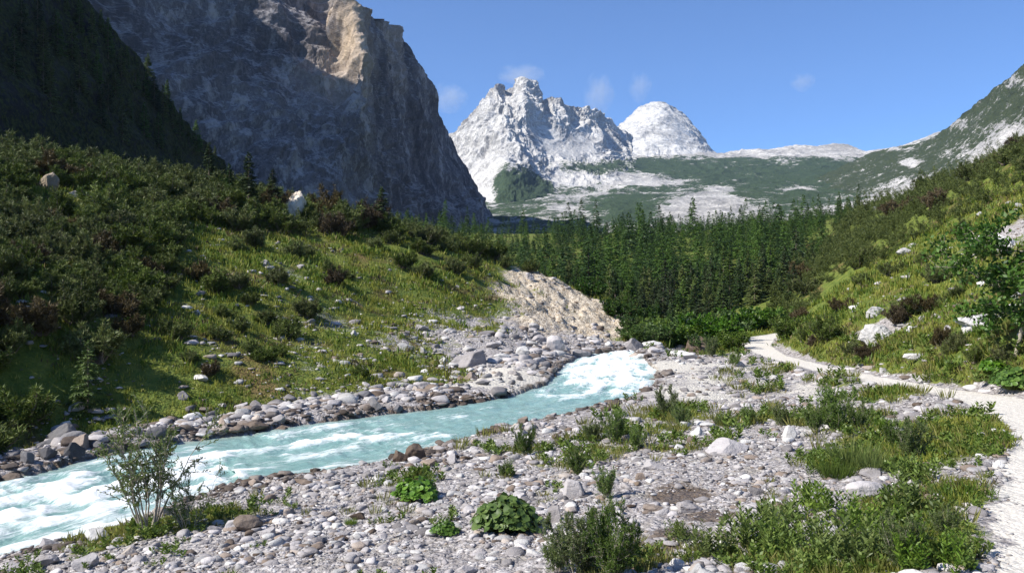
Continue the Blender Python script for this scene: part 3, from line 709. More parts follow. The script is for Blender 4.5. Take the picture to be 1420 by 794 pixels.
def scatter(n, r0, r1, a0=-34, a1=34, rng=RNG, power=1.0):
    """points about evenly dense on screen: uniform bearing, log-uniform distance"""
    a = np.radians(rng.uniform(a0, a1, n)); r = np.exp(rng.uniform(math.log(r0), math.log(r1), n) ) if power == 1 else r0 + (r1 - r0) * rng.random(n) ** power
    x, y = r * np.sin(a), r * np.cos(a)
    z, f = land(x, y)
    return x, y, z, f

def spaced(x, y, dist, limit=100000, taken=None):
    """greedy minimum spacing; dist per point"""
    keep, cell = [], {}
    C = 3.0
    def near(i):
        cx, cy = int(x[i] // C), int(y[i] // C)
        k = int(dist[i] // C) + 1
        for a in range(-k, k + 1):
            for b in range(-k, k + 1):
                for j in cell.get((cx + a, cy + b), ()):
                    if (x[i] - x[j]) ** 2 + (y[i] - y[j]) ** 2 < (0.5 * (dist[i] + dist[j])) ** 2: return True
        return False
    for i in range(len(x)):
        if not near(i):
            keep.append(i); cell.setdefault((int(x[i] // C), int(y[i] // C)), []).append(i)
            if len(keep) >= limit: break
    return np.array(keep, dtype=int)

def merged(src_V, src_F, X, Y, Z, sc, rz, scz=None, tilt=None):
    """one vertex/face soup of many placed copies of a small mesh"""
    n, m = len(X), len(src_V)
    c, s_ = np.cos(rz)[:, None], np.sin(rz)[:, None]
    sc = np.asarray(sc)[:, None]; szz = sc if scz is None else np.asarray(scz)[:, None]
    vx, vy, vz = src_V[None, :, 0] * sc, src_V[None, :, 1] * sc, src_V[None, :, 2] * szz
    V = np.stack([vx * c - vy * s_ + np.asarray(X)[:, None], vx * s_ + vy * c + np.asarray(Y)[:, None], vz + np.asarray(Z)[:, None]], -1)
    Fc = src_F[None] + (np.arange(n) * m)[:, None, None]
    return V.reshape(-1, 3), Fc.reshape(-1, src_F.shape[1])

def ico(sub):
    p = (1 + 5 ** 0.5) / 2
    V = [(-1, p, 0), (1, p, 0), (-1, -p, 0), (1, -p, 0), (0, -1, p), (0, 1, p), (0, -1, -p), (0, 1, -p), (p, 0, -1), (p, 0, 1), (-p, 0, -1), (-p, 0, 1)]
    Fc = [(0, 11, 5), (0, 5, 1), (0, 1, 7), (0, 7, 10), (0, 10, 11), (1, 5, 9), (5, 11, 4), (11, 10, 2), (10, 7, 6), (7, 1, 8), (3, 9, 4), (3, 4, 2), (3, 2, 6), (3, 6, 8), (3, 8, 9),
          (4, 9, 5), (2, 4, 11), (6, 2, 10), (8, 6, 7), (9, 8, 1)]
    V = [np.array(v, float) / np.linalg.norm(v) for v in V]
    for _ in range(sub):
        mid, F2 = {}, []
        def m(a, b):
            k = (min(a, b), max(a, b))
            if k not in mid: V.append((V[a] + V[b]) / np.linalg.norm(V[a] + V[b])); mid[k] = len(V) - 1
            return mid[k]
        for a, b, c in Fc:
            ab, bc, ca = m(a, b), m(b, c), m(c, a)
            F2 += [(a, ab, ca), (b, bc, ab), (c, ca, bc), (ab, bc, ca)]
        Fc = F2
    return np.array(V), np.array(Fc)

def rock_shape(sub, seed, cuts=14, squash=(1, 0.8, 0.62), rough=0.05):
    """an angular stone: a ball cut by random planes, then roughened; lies on z=0 with a part below"""
    rng = np.random.default_rng(seed)
    V, Fc = ico(sub)
    N = unit(rng.normal(size=(cuts, 3))); D = rng.uniform(0.5, 0.85, cuts)
    for nrm, d in zip(N, D):
        over = np.maximum(V @ nrm - d, 0)
        V = V - over[:, None] * nrm * 0.97
    if sub >= 2:
        V = V * (1 + rough * fbm(V * 2.3 + seed * 3.1, 4)[:, None])
    V = V * np.array(squash) * rng.uniform(0.88, 1.12, 3)
    V = V / np.abs(V[:, :2]).max()
    V[:, 2] += 0.28
    return V, Fc

M_GREY = stone_mat('grey_stone', (0.19, 0.175, 0.175), (0.34, 0.315, 0.312), (0.49, 0.46, 0.452))
M_PALE = stone_mat('pale_stone', (0.3, 0.285, 0.275), (0.44, 0.425, 0.41), (0.6, 0.58, 0.555), stain_amt=0.3, value=(0.8, 1.15))
M_DARK = stone_mat('dark_stone', (0.07, 0.068, 0.075), (0.15, 0.145, 0.15), (0.25, 0.24, 0.24))
M_BROWN = stone_mat('reddish_stone', (0.1, 0.07, 0.05), (0.24, 0.19, 0.155), (0.4, 0.35, 0.31), stain=(0.09, 0.06, 0.02))
M_WET = stone_mat('wet_stone', (0.06, 0.045, 0.036), (0.125, 0.1, 0.085), (0.24, 0.21, 0.19), stain=(0.07, 0.042, 0.016))
ROCKS = {}
def rock_mesh(kind, v):
    k = (kind, v)
    if k not in ROCKS:
        V, Fc = rock_shape(4, 50 + v, cuts=11 + v % 5, squash=[(1, 0.8, 0.62), (1, 0.7, 0.75), (1, 0.9, 0.5), (1, 0.75, 0.9)][v % 4], rough=0.10)
        ROCKS[k] = make_mesh('boulder', V, Fc, dict(grey=M_GREY, pale=M_PALE, dark=M_DARK, brown=M_BROWN)[kind])
    return ROCKS[k]

# ------------------------------------------------------------------ loose stones (uncountable)
def build_stones():
    rng = np.random.default_rng(11)
    x, y, z, f = scatter(230000, 6.5, 85, rng=rng)
    c = cover(x, y, z, f)
    stony = 1 - np.clip(c['grass'] * 1.25, 0, 1)
    pr = np.where(f['er'] < -0.1, 0, np.where(f['left'], 0.17, 0.09) + 0.9 * stony ** 1.5) * (1 - 0.985 * c['path']) * np.where(f['r'] > 18, smooth(-0.1, 0.7, f['ep']), 1) * (1 - 0.75 * np.where(f['left'], 0, bsum(x, y, WET_B)))
    pr *= np.where(f['r'] > 60, c['scar'], 1) * (1 - 0.95 * np.clip(1.3 * c['pale'], 0, 1)) * (1 - 0.75 * c['scar'])
    patch = smooth(-0.35, 0.45, n2(x, y, 2.3, 3, 77.0))
    pr *= 0.1 + 0.9 * patch; pr = np.where(c['path'] > 0.5, pr * 0.4, pr)
    k = np.where(rng.random(len(x)) < pr)[0][:100000]
    x, y, z, f = x[k], y[k], z[k], {a: b[k] for a, b in f.items()}; c = {a: b[k] for a, b in c.items()}; patch = patch[k]
    size = 0.012 + 0.03 * rng.random(len(k)) ** 2 + 0.026 * patch * rng.random(len(k)) + 0.13 * rng.random(len(k)) ** 10
    size *= np.clip(f['r'] / 17, 0.85, 2.4)
    size *= np.where(f['left'] & (f['er'] < 5), 1.35, 1.0)
    kind = rng.random(len(k)); shore = (f['er'] < 0.9 + 0.5 * n2(x, y, 1.5, 2, 13.0)) & (rng.random(len(k)) < 0.75)
    groups = {'wet': shore, 'grey': (kind < 0.64) & ~shore, 'pale': (kind >= 0.64) & (kind < 0.84) & ~shore, 'brown': (kind >= 0.84) & ~shore}
    for nm, mk, mt, lab in (('grey', 'gravel_stones', M_GREY, 'angular grey stones covering the stream banks'),
                            ('pale', 'pale_gravel_stones', M_PALE, 'pale limestone pebbles strewn among the grey gravel'),
                            ('wet', 'wet_stones', M_WET, 'dark wet stones lining the water edge'),
                            ('brown', 'brown_gravel_stones', M_BROWN, 'brownish stained stones strewn among the grey gravel')):
        idx = np.where(groups[nm])[0]; g = Geo()
        for v in range(6):
            i = idx[v::6]
            big = size[i] * 1180 / np.maximum(f['r'][i], 1) > 6.0
            for sub, sel in ((0, i[~big]), (1, i[big])):
                if not len(sel): continue
                V, Fc = rock_shape(sub, 300 + v, cuts=12, squash=(1, 0.72, 0.46))
                if sub == 0: V = V * np.random.default_rng(v).uniform(0.7, 1.2, V.shape)
                VV, FF = merged(V, Fc, x[sel], y[sel], z[sel] - 0.1 * size[sel], size[sel], rng.uniform(0, 6.28, len(sel)), size[sel] * rng.uniform(0.5, 1.15, len(sel)))
                g.add(VV, T=FF)
        put(mk, g.build(mk, mt), kind='stuff', label=lab)
build_stones()

# ------------------------------------------------------------------ boulders one can count
BOULDERS = [  # px, py of the foot, width px, height/width, kind, label
    (658, 507, 62, 0.62, 'grey', 'broad grey boulder with a flat top beside the pale gravel bar'),
    (768, 488, 34, 0.95, 'grey', 'upright grey boulder with a dark split side near the far rapids'),
    (803, 496, 34, 0.5, 'grey', 'low grey boulder at the water where the stream comes into view'),
    (84, 612, 44, 0.75, 'dark', 'large shaded boulder at the far bank, highest of the dark group'),
    (62, 636, 36, 0.9, 'dark', 'dark boulder just below the largest shaded one on the far bank'),
    (98, 634, 34, 0.7, 'dark', 'dark rounded boulder at the water under the large shaded one'),
    (134, 622, 22, 1.0, 'dark', 'upright dark stone beside the shaded boulder group on the far bank'),
    (36, 640, 26, 0.6, 'dark', 'low dark boulder between the thicket and the white water'),
    (14, 674, 34, 0.65, 'brown', 'rusty brown boulder lying in the white water by the far bank'),
    (386, 588, 28, 0.72, 'grey', 'rounded bluish grey boulder on the far bank near mid stream'),
    (350, 604, 42, 0.5, 'brown', 'flat dark brown rock in the water at the far bank'),
    (390, 602, 26, 0.55, 'brown', 'mossy brown stone beside the flat dark rock in the water'),
    (336, 570, 26, 0.75, 'grey', 'grey boulder half sunk in grass above the far bank'),
    (356, 574, 20, 0.8, 'dark', 'dark stone next to the grey boulder above the far bank'),
    (284, 608, 24, 0.7, 'grey', 'grey stone at the far water edge behind the willow'),
    (306, 606, 26, 0.5, 'brown', 'brown flat stone at the far water edge behind the willow'),
    (232, 584, 22, 0.6, 'dark', 'dark stone on the grassy bank above the willow'),
    (252, 556, 20, 0.6, 'grey', 'grey stone in dark grass on the lower slope'),
    (278, 528, 22, 0.75, 'pale', 'white stone on the lower grass slope by the dark thicket'),
    (318, 737, 20, 0.7, 'grey', 'small grey block leaning on the squarish boulder'),
    (341, 736, 42, 0.72, 'brown', 'squarish reddish boulder standing on the near gravel bank'),
    (297, 739, 26, 0.6, 'grey', 'grey block in front of the squarish boulder on the gravel'),
    (290, 668, 22, 0.7, 'brown', 'small dark brown stone at the near water edge by the willow'),
    (352, 672, 20, 0.55, 'brown', 'flat brown stone at the near water edge'),
    (552, 640, 30, 0.85, 'brown', 'tilted purplish rock at the water side of the stone pile'),
    (578, 636, 34, 0.85, 'brown', 'largest sharp edged rock of the pile on the near bank'),
    (594, 646, 30, 0.6, 'brown', 'leaning slab at the landward side of the stone pile'),
    (566, 654, 26, 0.6, 'brown', 'low block at the foot of the stone pile on the near bank'),
    (546, 654, 22, 0.9, 'grey', 'narrow upright stone at the foot of the stone pile'),
    (970, 606, 24, 0.72, 'pale', 'bright white round stone on the gravel between the grass patches'),
    (982, 592, 22, 0.55, 'pale', 'white stone just behind the bright round one'),
    (1096, 608, 20, 0.85, 'pale', 'egg shaped white stone by the middle willow bushes'),
    (1203, 692, 62, 0.55, 'grey', 'large grey boulder in the weeds in front of the grass patch'),
    (1240, 690, 32, 0.6, 'grey', 'smaller grey boulder beside the large one in the weeds'),
    (1213, 658, 40, 0.5, 'grey', 'flat grey boulder behind the large one in the weeds'),
    (1010, 628, 60, 0.4, 'grey', 'low grey slab with a yellowish crust on the gravel bed'),
    (905, 652, 46, 0.45, 'grey', 'pale grey slab at the head of the wet hollow'),
    (950, 705, 30, 0.5, 'grey', 'rock lying in the wet hollow of the gravel bed'),
    (905, 708, 34, 0.4, 'brown', 'brown slab beside the wet hollow'),
    (1000, 768, 34, 0.7, 'pale', 'blocky pale boulder among leafy weeds by the wet hollow'),
    (1032, 794, 40, 0.6, 'pale', 'white boulder at the bottom edge of the picture among weeds'),
    (972, 800, 34, 0.6, 'pale', 'white boulder beside the brown puddle at the bottom edge'),
    (1062, 775, 26, 0.8, 'pale', 'pale stone under the long leaved weeds'),
    (940, 790, 26, 0.6, 'pale', 'pale stone closest to the brown puddle'),
    (1160, 745, 40, 0.5, 'pale', 'chalky white rock showing through the weeds'),
    (1185, 752, 26, 0.5, 'pale', 'small chalky rock beside the larger one in the weeds'),
    (1318, 632, 16, 0.7, 'pale', 'white stone at the grass edge beside the footpath'),
    (1386, 648, 16, 0.7, 'pale', 'single pale stone on the verge where the footpath curves'),
    (120, 790, 46, 0.6, 'grey', 'large grey slab at the bottom edge on the stony bank'),
    (60, 785, 44, 0.45, 'grey', 'flat grey slab at the corner of the stony bank by the water'),
    (20, 792, 50, 0.35, 'grey', 'pale flat rock in the shallows at the bottom corner'),
    (880, 500, 26, 0.55, 'brown', 'brown stone in the middle of the far rapids'),
    (908, 489, 30, 0.6, 'grey', 'grey stone at the head of the far rapids'),
    (835, 527, 26, 0.5, 'brown', 'dark brown stone at the tip of the pale gravel bar'),
    (948, 497, 40, 0.55, 'pale', 'pale block on the near side of the far rapids'),
    (968, 489, 36, 0.6, 'brown', 'tan block behind the pale one at the far rapids'),
    (1245, 600, 20, 0.6, 'grey', 'grey stone on the gravel under the footpath bank'),
    (420, 672, 34, 0.35, 'brown', 'flat pinkish slab at the near water edge'),
    (700, 592, 30, 0.4, 'grey', 'flat grey rock at the near bank by mid stream'),
    (1068, 795, 30, 0.6, 'pale', 'white stone under the weeds at the bottom edge'),
    (868, 494, 24, 0.55, 'grey', 'grey stone splitting the white water near the stream head'),
    (889, 500, 26, 0.5, 'pale', 'pale slab at the near edge of the white water by the stream head'),
    (850, 506, 18, 0.5, 'brown', 'small brown stone awash in the far rapids'),
    (822, 499, 26, 0.5, 'grey', 'grey block where the gravel bar meets the far rapids'),
    (893, 516, 22, 0.6, 'brown', 'tan stone at the water line below the far rapids'),
    (878, 489, 34, 0.55, 'grey', 'broad grey boulder closing off the stream head'),
    (905, 482, 30, 0.7, 'pale', 'pale boulder under the bushes at the stream head'),
    (955, 460, 22, 0.8, 'pale', 'pale boulder on the grass before the forest edge'),
]
def place_boulder(px, py, w, hr, kind, label, v, rng, group=None, P=None):
    if P is None: P = ground_at(px, py)[0]
    s = 0.5 * w * P[1] / F
    o = put('boulder', rock_mesh(kind, v), label=label, category='boulder')
    if group: o['group'] = group
    o.location = (P[0], P[1] + 0.3 * s, P[2] - 0.05 * s); o.scale = (s, s * rng.uniform(0.8, 1.1), s * hr * 1.5)
    o.rotation_euler = (rng.uniform(-0.15, 0.15), rng.uniform(-0.15, 0.15), rng.uniform(-0.6, 0.6) + (math.pi if rng.random() < 0.5 else 0))
    return o
def build_boulders():
    rng = np.random.default_rng(5)
    for i, b in enumerate(BOULDERS): place_boulder(*b, i % 12, rng)
    # the many blocks along both banks, on the slopes and in the gravel
    sets = [
        (75, 'far bank', lambda px, py, f, c: f['left'] & (f['er'] > 0.0) & (f['er'] < 3.2) & (px > 60) & (px < 760) & (py > 500), (0.13, 0.34), ['grey', 'dark', 'grey', 'brown', 'dark'],
         'angular grey block among the rubble along the far water edge', 'blocks along the far water edge'),
        (40, 'far flat', lambda px, py, f, c: f['left'] & (f['er'] > 1) & (px > 560) & (px < 830) & (py > 455) & (py < 520), (0.18, 0.5), ['grey', 'grey', 'pale'],
         'grey block strewn over the rubble below the bare earth scar', 'blocks below the earth scar'),
        (30, 'left slope', lambda px, py, f, c: f['left'] & (f['er'] > 4) & (px > 250) & (px < 700) & (py > 350) & (py < 560), (0.12, 0.32), ['pale', 'grey', 'pale'],
         'pale stone sticking out of the grass on the sunny slope across the stream', 'stones in the grassy slope across the stream'),
        (42, 'near gravel', lambda px, py, f, c: ~f['left'] & ~f['pright'] & (f['er'] > 0.3) & (f['ep'] > 0.6) & (py > 500) & (c['grass'] < 0.5), (0.09, 0.22), ['grey', 'grey', 'pale', 'brown'],
         'grey stone lying loose on the gravel between stream and footpath', 'loose larger stones on the gravel flat'),
        (26, 'near edge', lambda px, py, f, c: ~f['left'] & (f['er'] > -0.7) & (f['er'] < 0.9) & (px > 60) & (px < 900), (0.12, 0.26), ['brown', 'grey', 'pale'],
         'brownish stone at the near water edge', 'stones along the near water edge'),
        (24, 'right slope', lambda px, py, f, c: f['pright'] & (f['ep'] > 1) & (px > 1080) & (px < 1420) & (py > 280) & (py < 520), (0.16, 0.45), ['pale', 'pale', 'grey'],
         'pale rock showing in the grassy slope above the footpath', 'rocks in the slope above the footpath'),
    ]
    for n, _, test, (s0, s1), kinds, lab, grp in sets:
        x, y, z, f = scatter(6000, 8, 85, rng=rng)
        px, py = pix(x, y, z); c = cover(x, y, z, f)
        k = np.where(test(px, py, f, c))[0]
        k = k[spaced(x[k], y[k], np.full(len(k), 0.7), n)]
        for i in k:
            s = s0 + (s1 - s0) * rng.random() ** 2
            place_boulder(0, 0, 2 * s * F / y[i], rng.uniform(0.45, 0.8), kinds[rng.integers(len(kinds))], lab, int(rng.integers(12)), rng, grp, (x[i], y[i], z[i]))
build_boulders()

# rock outcrops and bare earth banks (ledges of several jointed faces)
OUTCROPS = []
def outcrop(px, py, w, h, mat, label, seed, cat='rock outcrop'):
    P = ground_at(px, py)[0]; s = w * P[1] / F
    if mat is M_TAN and px < 200: OUTCROPS.append((P[0], P[1], 0.5 * s))
    V, Fc = ico(5); rng = np.random.default_rng(seed)
    for nrm, d in zip(unit(rng.normal(size=(22, 3))), rng.uniform(0.45, 0.9, 22)):
        V = V - np.maximum(V @ nrm - d, 0)[:, None] * nrm * 0.95
    V = V * (1 + 0.22 * fbm(V * 2.2 + seed, 5, 0.55, ridged=True)[:, None])
    V = V * np.array([0.55 * s, 0.4 * s, 0.62 * h * P[1] / F]); V[:, 2] += 0.18 * h * P[1] / F
    o = put('rock_outcrop', make_mesh('rock_outcrop', V, Fc, mat), label=label, category=cat)
    o.location = (P[0], P[1] + 0.2 * s, P[2])
    return o
M_TAN = stone_mat('tan_rock', (0.28, 0.215, 0.15), (0.42, 0.345, 0.26), (0.56, 0.49, 0.4), stain_amt=0.2, scale=1.2)
outcrop(66, 262, 34, 40, M_TAN, 'bare tan rock face showing at the top of the dark thicket', 3)
outcrop(102, 276, 18, 18, M_TAN, 'small tan rock patch in the thicket below the larger tan face', 4)
outcrop(404, 303, 32, 48, M_TAN, 'bare tan rock knob on the crest in front of the rock wall', 5)
outcrop(1222, 472, 52, 26, M_PALE, 'long pale rock ledge in the slope above the footpath', 6)
outcrop(1215, 440, 26, 14, M_PALE, 'small pale rock above the long ledge on the grassy slope', 7)
outcrop(1258, 352, 24, 12, M_PALE, 'pale rock high on the grassy slope near the scrub', 8)
outcrop(1370, 452, 60, 22, M_PALE, 'pale rock ledge behind the leafy tree by the footpath', 9)
outcrop(1275, 498, 30, 12, M_PALE, 'flat pale rock low on the slope beside a round shrub', 10)
outcrop(1398, 345, 46, 26, M_PALE, 'pale crumbling rock bank high at the edge of the slope', 11)
outcrop(735, 388, 16, 12, M_GREY, 'grey rock at the head of the bare earth scar', 12)

# ------------------------------------------------------------------ plant shapes
M_PINE = foliage_mat('pine_needles', (0.032, 0.055, 0.012), (0.1, 0.135, 0.029), (0.19, 0.225, 0.056), trans=0.16)
M_PINEB = foliage_mat('rusty_needles', (0.036, 0.0264, 0.011), (0.09, 0.066, 0.0275), (0.144, 0.114, 0.0495), trans=0.12)
M_SPRUCE = foliage_mat('spruce_needles', (0.017, 0.036, 0.012), (0.045, 0.08, 0.024), (0.09, 0.135, 0.042), trans=0.12)
M_SPRUCEM = foliage_mat('mid_green_spruce_needles', (0.042, 0.075, 0.017), (0.1, 0.15, 0.033), (0.165, 0.22, 0.06), trans=0.18, hue=1.5)
M_SPRUCEL = foliage_mat('young_spruce_needles', (0.05, 0.1, 0.02), (0.11, 0.19, 0.035), (0.19, 0.28, 0.06), trans=0.2)
M_WILLOW = foliage_mat('willow_leaves', (0.055, 0.1, 0.022), (0.135, 0.2, 0.05), (0.24, 0.31, 0.095), trans=0.45)
M_BROAD = foliage_mat('broad_leaves', (0.039, 0.091, 0.0144), (0.091, 0.182, 0.0264), (0.169, 0.273, 0.048), trans=0.32, rough=0.42)
M_HERB = foliage_mat('herb_leaves', (0.055, 0.1, 0.017), (0.125, 0.19, 0.034), (0.21, 0.27, 0.06), trans=0.32, rough=0.45)
M_DKLEAF = foliage_mat('dark_leaves', (0.021, 0.0525, 0.0104), (0.0525, 0.105, 0.0195), (0.105, 0.1725, 0.039), trans=0.28, rough=0.45)
M_GRASS = foliage_mat('grass_blades', (0.085, 0.115, 0.014), (0.2, 0.22, 0.034), (0.33, 0.315, 0.08), trans=0.35)
M_GRASSD = foliage_mat('lush_grass_blades', (0.05, 0.095, 0.014), (0.11, 0.17, 0.027), (0.19, 0.235, 0.05), trans=0.35)
M_HEATH = foliage_mat('heath_leaves', (0.048, 0.0375, 0.0154), (0.12, 0.0975, 0.033), (0.192, 0.1688, 0.055), trans=0.2)
M_BARK = bark_mat('grey_brown_bark', (0.1, 0.075, 0.055), (0.2, 0.165, 0.13))
M_PALEBARK = bark_mat('pale_bark', (0.26, 0.22, 0.17), (0.42, 0.37, 0.3))

def pine_shrub(seed, n_br=34, tufts=16, blades=15):
    """mountain pine: boughs that sweep out and turn up, needle brushes along their ends"""
    rng = np.random.default_rng(seed); bark, leaf = Geo(), Geo()
    A, B, ra, rb, P, D = [], [], [], [], [], []
    for i in range(n_br):
        a = rng.uniform(0, 6.283); el = rng.uniform(0.12, 1.25); L = rng.uniform(0.75, 1.15) * (0.85 + 0.25 * math.sin(3 * a + seed))
        d0 = np.array([math.cos(a) * math.cos(el), math.sin(a) * math.cos(el), math.sin(el)])
        p = np.array([rng.normal() * 0.12, rng.normal() * 0.12, 0.0]); pts = [p]
        for k in range(6):
            d = unit(d0 + np.array([0, 0, 0.16 * k]) + rng.normal(size=3) * 0.12); p = p + d * L / 6; pts.append(p)
        for k in range(6):
            A.append(pts[k]); B.append(pts[k + 1]); ra.append(0.035 * (1 - k / 7)); rb.append(0.035 * (1 - (k + 1) / 7))
        for t in range(tufts):
            u = rng.uniform(0.35, 1) * 6; k = min(int(u), 5); q = pts[k] + (pts[k + 1] - pts[k]) * (u - k)
            dd = unit(unit(pts[k + 1] - pts[k]) * 0.6 + rng.normal(size=3) * 0.55 + np.array([0, 0, 0.75]))
            q2 = q + dd * rng.uniform(0.08, 0.24)
            A.append(q); B.append(q2); ra.append(0.008); rb.append(0.004)
            n = blades
            s = rng.random(n)[:, None]
            P.append(q + (q2 - q) * s * 1.1); D.append(dd * 0.75 + rng.normal(size=(n, 3)) * 0.55)
    P, D = np.concatenate(P), np.concatenate(D)
    V, Q = leaf_quads(P, D, rng.uniform(0.11, 0.19, len(P)), 0.024, rng)
    leaf.add(V, Q=Q); V, Q = tubes(A, B, np.array(ra), np.array(rb), 4); bark.add(V, Q=Q)
    return leaf, bark

def spruce(seed, sprays=9, whorls=26, width=0.19, low=0.04):
    """unit-height spruce: whorls of boughs that droop and lift at the tip, flat sprays of needles"""
    rng = np.random.default_rng(seed); leaf, bark = Geo(), Geo()
    P, D, L, Wd, A, B = [], [], [], [], [], []
    for w in range(whorls):
        h = low + (1 - low) * (w / (whorls - 0.3)) ** 0.92
        R = width * (1 - h) ** 0.85 * rng.uniform(0.72, 1.15) + 0.012
        for b in range(rng.integers(5, 8)):
            a = rng.uniform(0, 6.283); r = R * rng.uniform(0.7, 1.1)
            tip = np.array([math.cos(a) * r, math.sin(a) * r, -0.28 * r + 0.02 * rng.normal()])
            base = np.array([0, 0, h]); A.append(base); B.append(base + tip * 0.9)
            ns = max(3, int(sprays * (0.4 + r / width)))
            u = np.linspace(0.25, 1.0, ns)
            side = np.array([-math.sin(a), math.cos(a), 0])
            for sgn in (-1, 1):
                pts = base + tip * u[:, None] + np.array([0, 0, 1]) * (0.14 * r * u ** 2)[:, None]
                P.append(pts); D.append(unit(tip)[None] * 0.8 + sgn * side[None] * 0.75 + rng.normal(size=(ns, 3)) * 0.22 + np.array([0, 0, -0.18]))
                L.append(0.42 * r * (1.15 - 0.6 * u) + 0.018); Wd.append(np.full(ns, 0.018))
    P, D, L, Wd = map(np.concatenate, (P, D, L, Wd))
    V, Q = leaf_quads(P, D, L, Wd, rng, updir=(0, 0, 1.0)); leaf.add(V, Q=Q)
    V, Q = leaf_quads(np.repeat([[0, 0, 0.955]], 8, 0), rng.normal(size=(8, 3)) * 0.25 + [0, 0, 1], 0.055, 0.012, rng); leaf.add(V, Q=Q)
    V, Q = tubes([[0, 0, -0.03], [0, 0, 0.5]], [[0, 0, 0.5], [0, 0, 0.99]], np.array([0.016, 0.009]), np.array([0.009, 0.002]), 6); bark.add(V, Q=Q)
    V, Q = tubes(A, B, 0.0022, 0.0008, 3); bark.add(V, Q=Q)
    return leaf, bark

def willow(seed, stems=14, height=1.0, spread=0.5, twigs=9, leaves=14, L=0.055, Wd=0.013, bare=0.25):
    """upright stems from one base, thin side twigs set with narrow leaves"""
    rng = np.random.default_rng(seed); leaf, bark = Geo(), Geo()
    A, B, ra, rb, P, D = [], [], [], [], [], []
    for i in range(stems):
        a = rng.uniform(0, 6.283); lean = spread * math.sqrt(rng.random())
        d0 = unit(np.array([math.cos(a) * lean, math.sin(a) * lean, 1.0])); Ls = height * rng.uniform(0.6, 1.05)
        p = np.array([math.cos(a), math.sin(a), 0]) * 0.12 * spread * height; pts = [p]
        for k in range(8):
            d0 = unit(d0 + rng.normal(size=3) * 0.09 + np.array([0, 0, 0.03])); p = p + d0 * Ls / 8; pts.append(p)
        r0 = 0.008 * height
        for k in range(8): A.append(pts[k]); B.append(pts[k + 1]); ra.append(r0 * (1 - k / 8.5)); rb.append(r0 * (1 - (k + 1) / 8.5))
        for t in range(twigs):
            u = rng.uniform(bare, 1) * 8; k = min(int(u), 7); q = pts[k] + (pts[k + 1] - pts[k]) * (u - k)
            dd = unit(unit(pts[k + 1] - pts[k]) + rng.normal(size=3) * 0.55); tl = height * rng.uniform(0.1, 0.26) * (1.2 - u / 16)
            A.append(q); B.append(q + dd * tl); ra.append(0.0035 * height); rb.append(0.001 * height)
            s = np.linspace(0.15, 1, leaves)[:, None]
            P.append(q + dd * tl * s); D.append(dd * 0.7 + rng.normal(size=(leaves, 3)) * 0.6 + [0, 0, 0.15])
    P, D = np.concatenate(P), np.concatenate(D)
    V, Q = leaf_quads(P, D, L * rng.uniform(0.7, 1.3, len(P)), Wd, rng); leaf.add(V, Q=Q)
    V, Q = tubes(A, B, np.array(ra), np.array(rb), 5); bark.add(V, Q=Q)
    return leaf, bark

def round_leaf_plant(seed, n=170, radius=0.5, height=0.45, size=0.11, stretch=1.0):
    """a dome of broad cupped leaves on stalks"""
    rng = np.random.default_rng(seed); leaf, bark = Geo(), Geo()
    k = 8; th = np.arange(k) / k * 6.283
    out = np.stack([np.cos(th) * stretch, np.sin(th) * (1.0 / stretch) * 0.85, 0.16 * np.cos(2 * th)], 1)
    out[0, 0] *= 1.15; out[4] *= 0.82
    A, B = [], []
    for i in range(n):
        a = rng.uniform(0, 6.283); q = math.sqrt(rng.random()); rr_ = radius * q * (1 + 0.18 * math.sin(3 * a + seed))
        c = np.array([math.cos(a) * rr_, math.sin(a) * rr_, height * math.sqrt(max(0.02, 1 - 0.85 * q * q)) * rng.uniform(0.6, 1.06)])
        nrm = unit(np.array([math.cos(a) * q * 0.9, math.sin(a) * q * 0.9, 0.8]) + rng.normal(size=3) * 0.28)
        ax = unit(np.cross(nrm, rng.normal(size=3))); ay = np.cross(nrm, ax); s = size * rng.uniform(0.55, 1.15)
        V = c + s * (out[:, 0:1] * ax + out[:, 1:2] * ay + out[:, 2:3] * nrm)
        V = np.concatenate([V, [c - nrm * s * 0.15]])
        T = [(j, (j + 1) % k, k) for j in range(k)]
        leaf.add(V, T=T); A.append([c[0] * 0.3, c[1] * 0.3, 0]); B.append(c - nrm * s * 0.12)
    V, Q = tubes(A, B, 0.006, 0.004, 4); bark.add(V, Q=Q)
    return leaf, bark

def herb(seed, stalks=26, height=0.5, radius=0.4, pairs=9, L=0.13, Wd=0.035):
    """leafy upright stalks with long pointed leaves"""
    rng = np.random.default_rng(seed); leaf, bark = Geo(), Geo()
    P, D, LL, A, B = [], [], [], [], []
    for i in range(stalks):
        a = rng.uniform(0, 6.283); q = radius * math.sqrt(rng.random())
        b = np.array([math.cos(a) * q, math.sin(a) * q, 0]); h = height * rng.uniform(0.55, 1.1)
        d = unit(np.array([math.cos(a) * 0.3 * q / radius, math.sin(a) * 0.3 * q / radius, 1]) + rng.normal(size=3) * 0.1)
        A.append(b); B.append(b + d * h)
        for k in range(pairs):
            u = 0.15 + 0.85 * k / pairs; an = k * 1.57 + rng.uniform(0, 1.5)
            for sg in (0, math.pi):
                P.append(b + d * h * u); D.append([math.cos(an + sg), math.sin(an + sg), 0.55 + 0.5 * u]); LL.append(L * (1.15 - 0.6 * u) * rng.uniform(0.8, 1.2))
    V, Q = leaf_quads(np.array(P), np.array(D), np.array(LL), Wd, rng, updir=(0, 0, 0.8)); leaf.add(V, Q=Q)
    V, Q = tubes(A, B, 0.005, 0.002, 4); bark.add(V, Q=Q)
    return leaf, bark

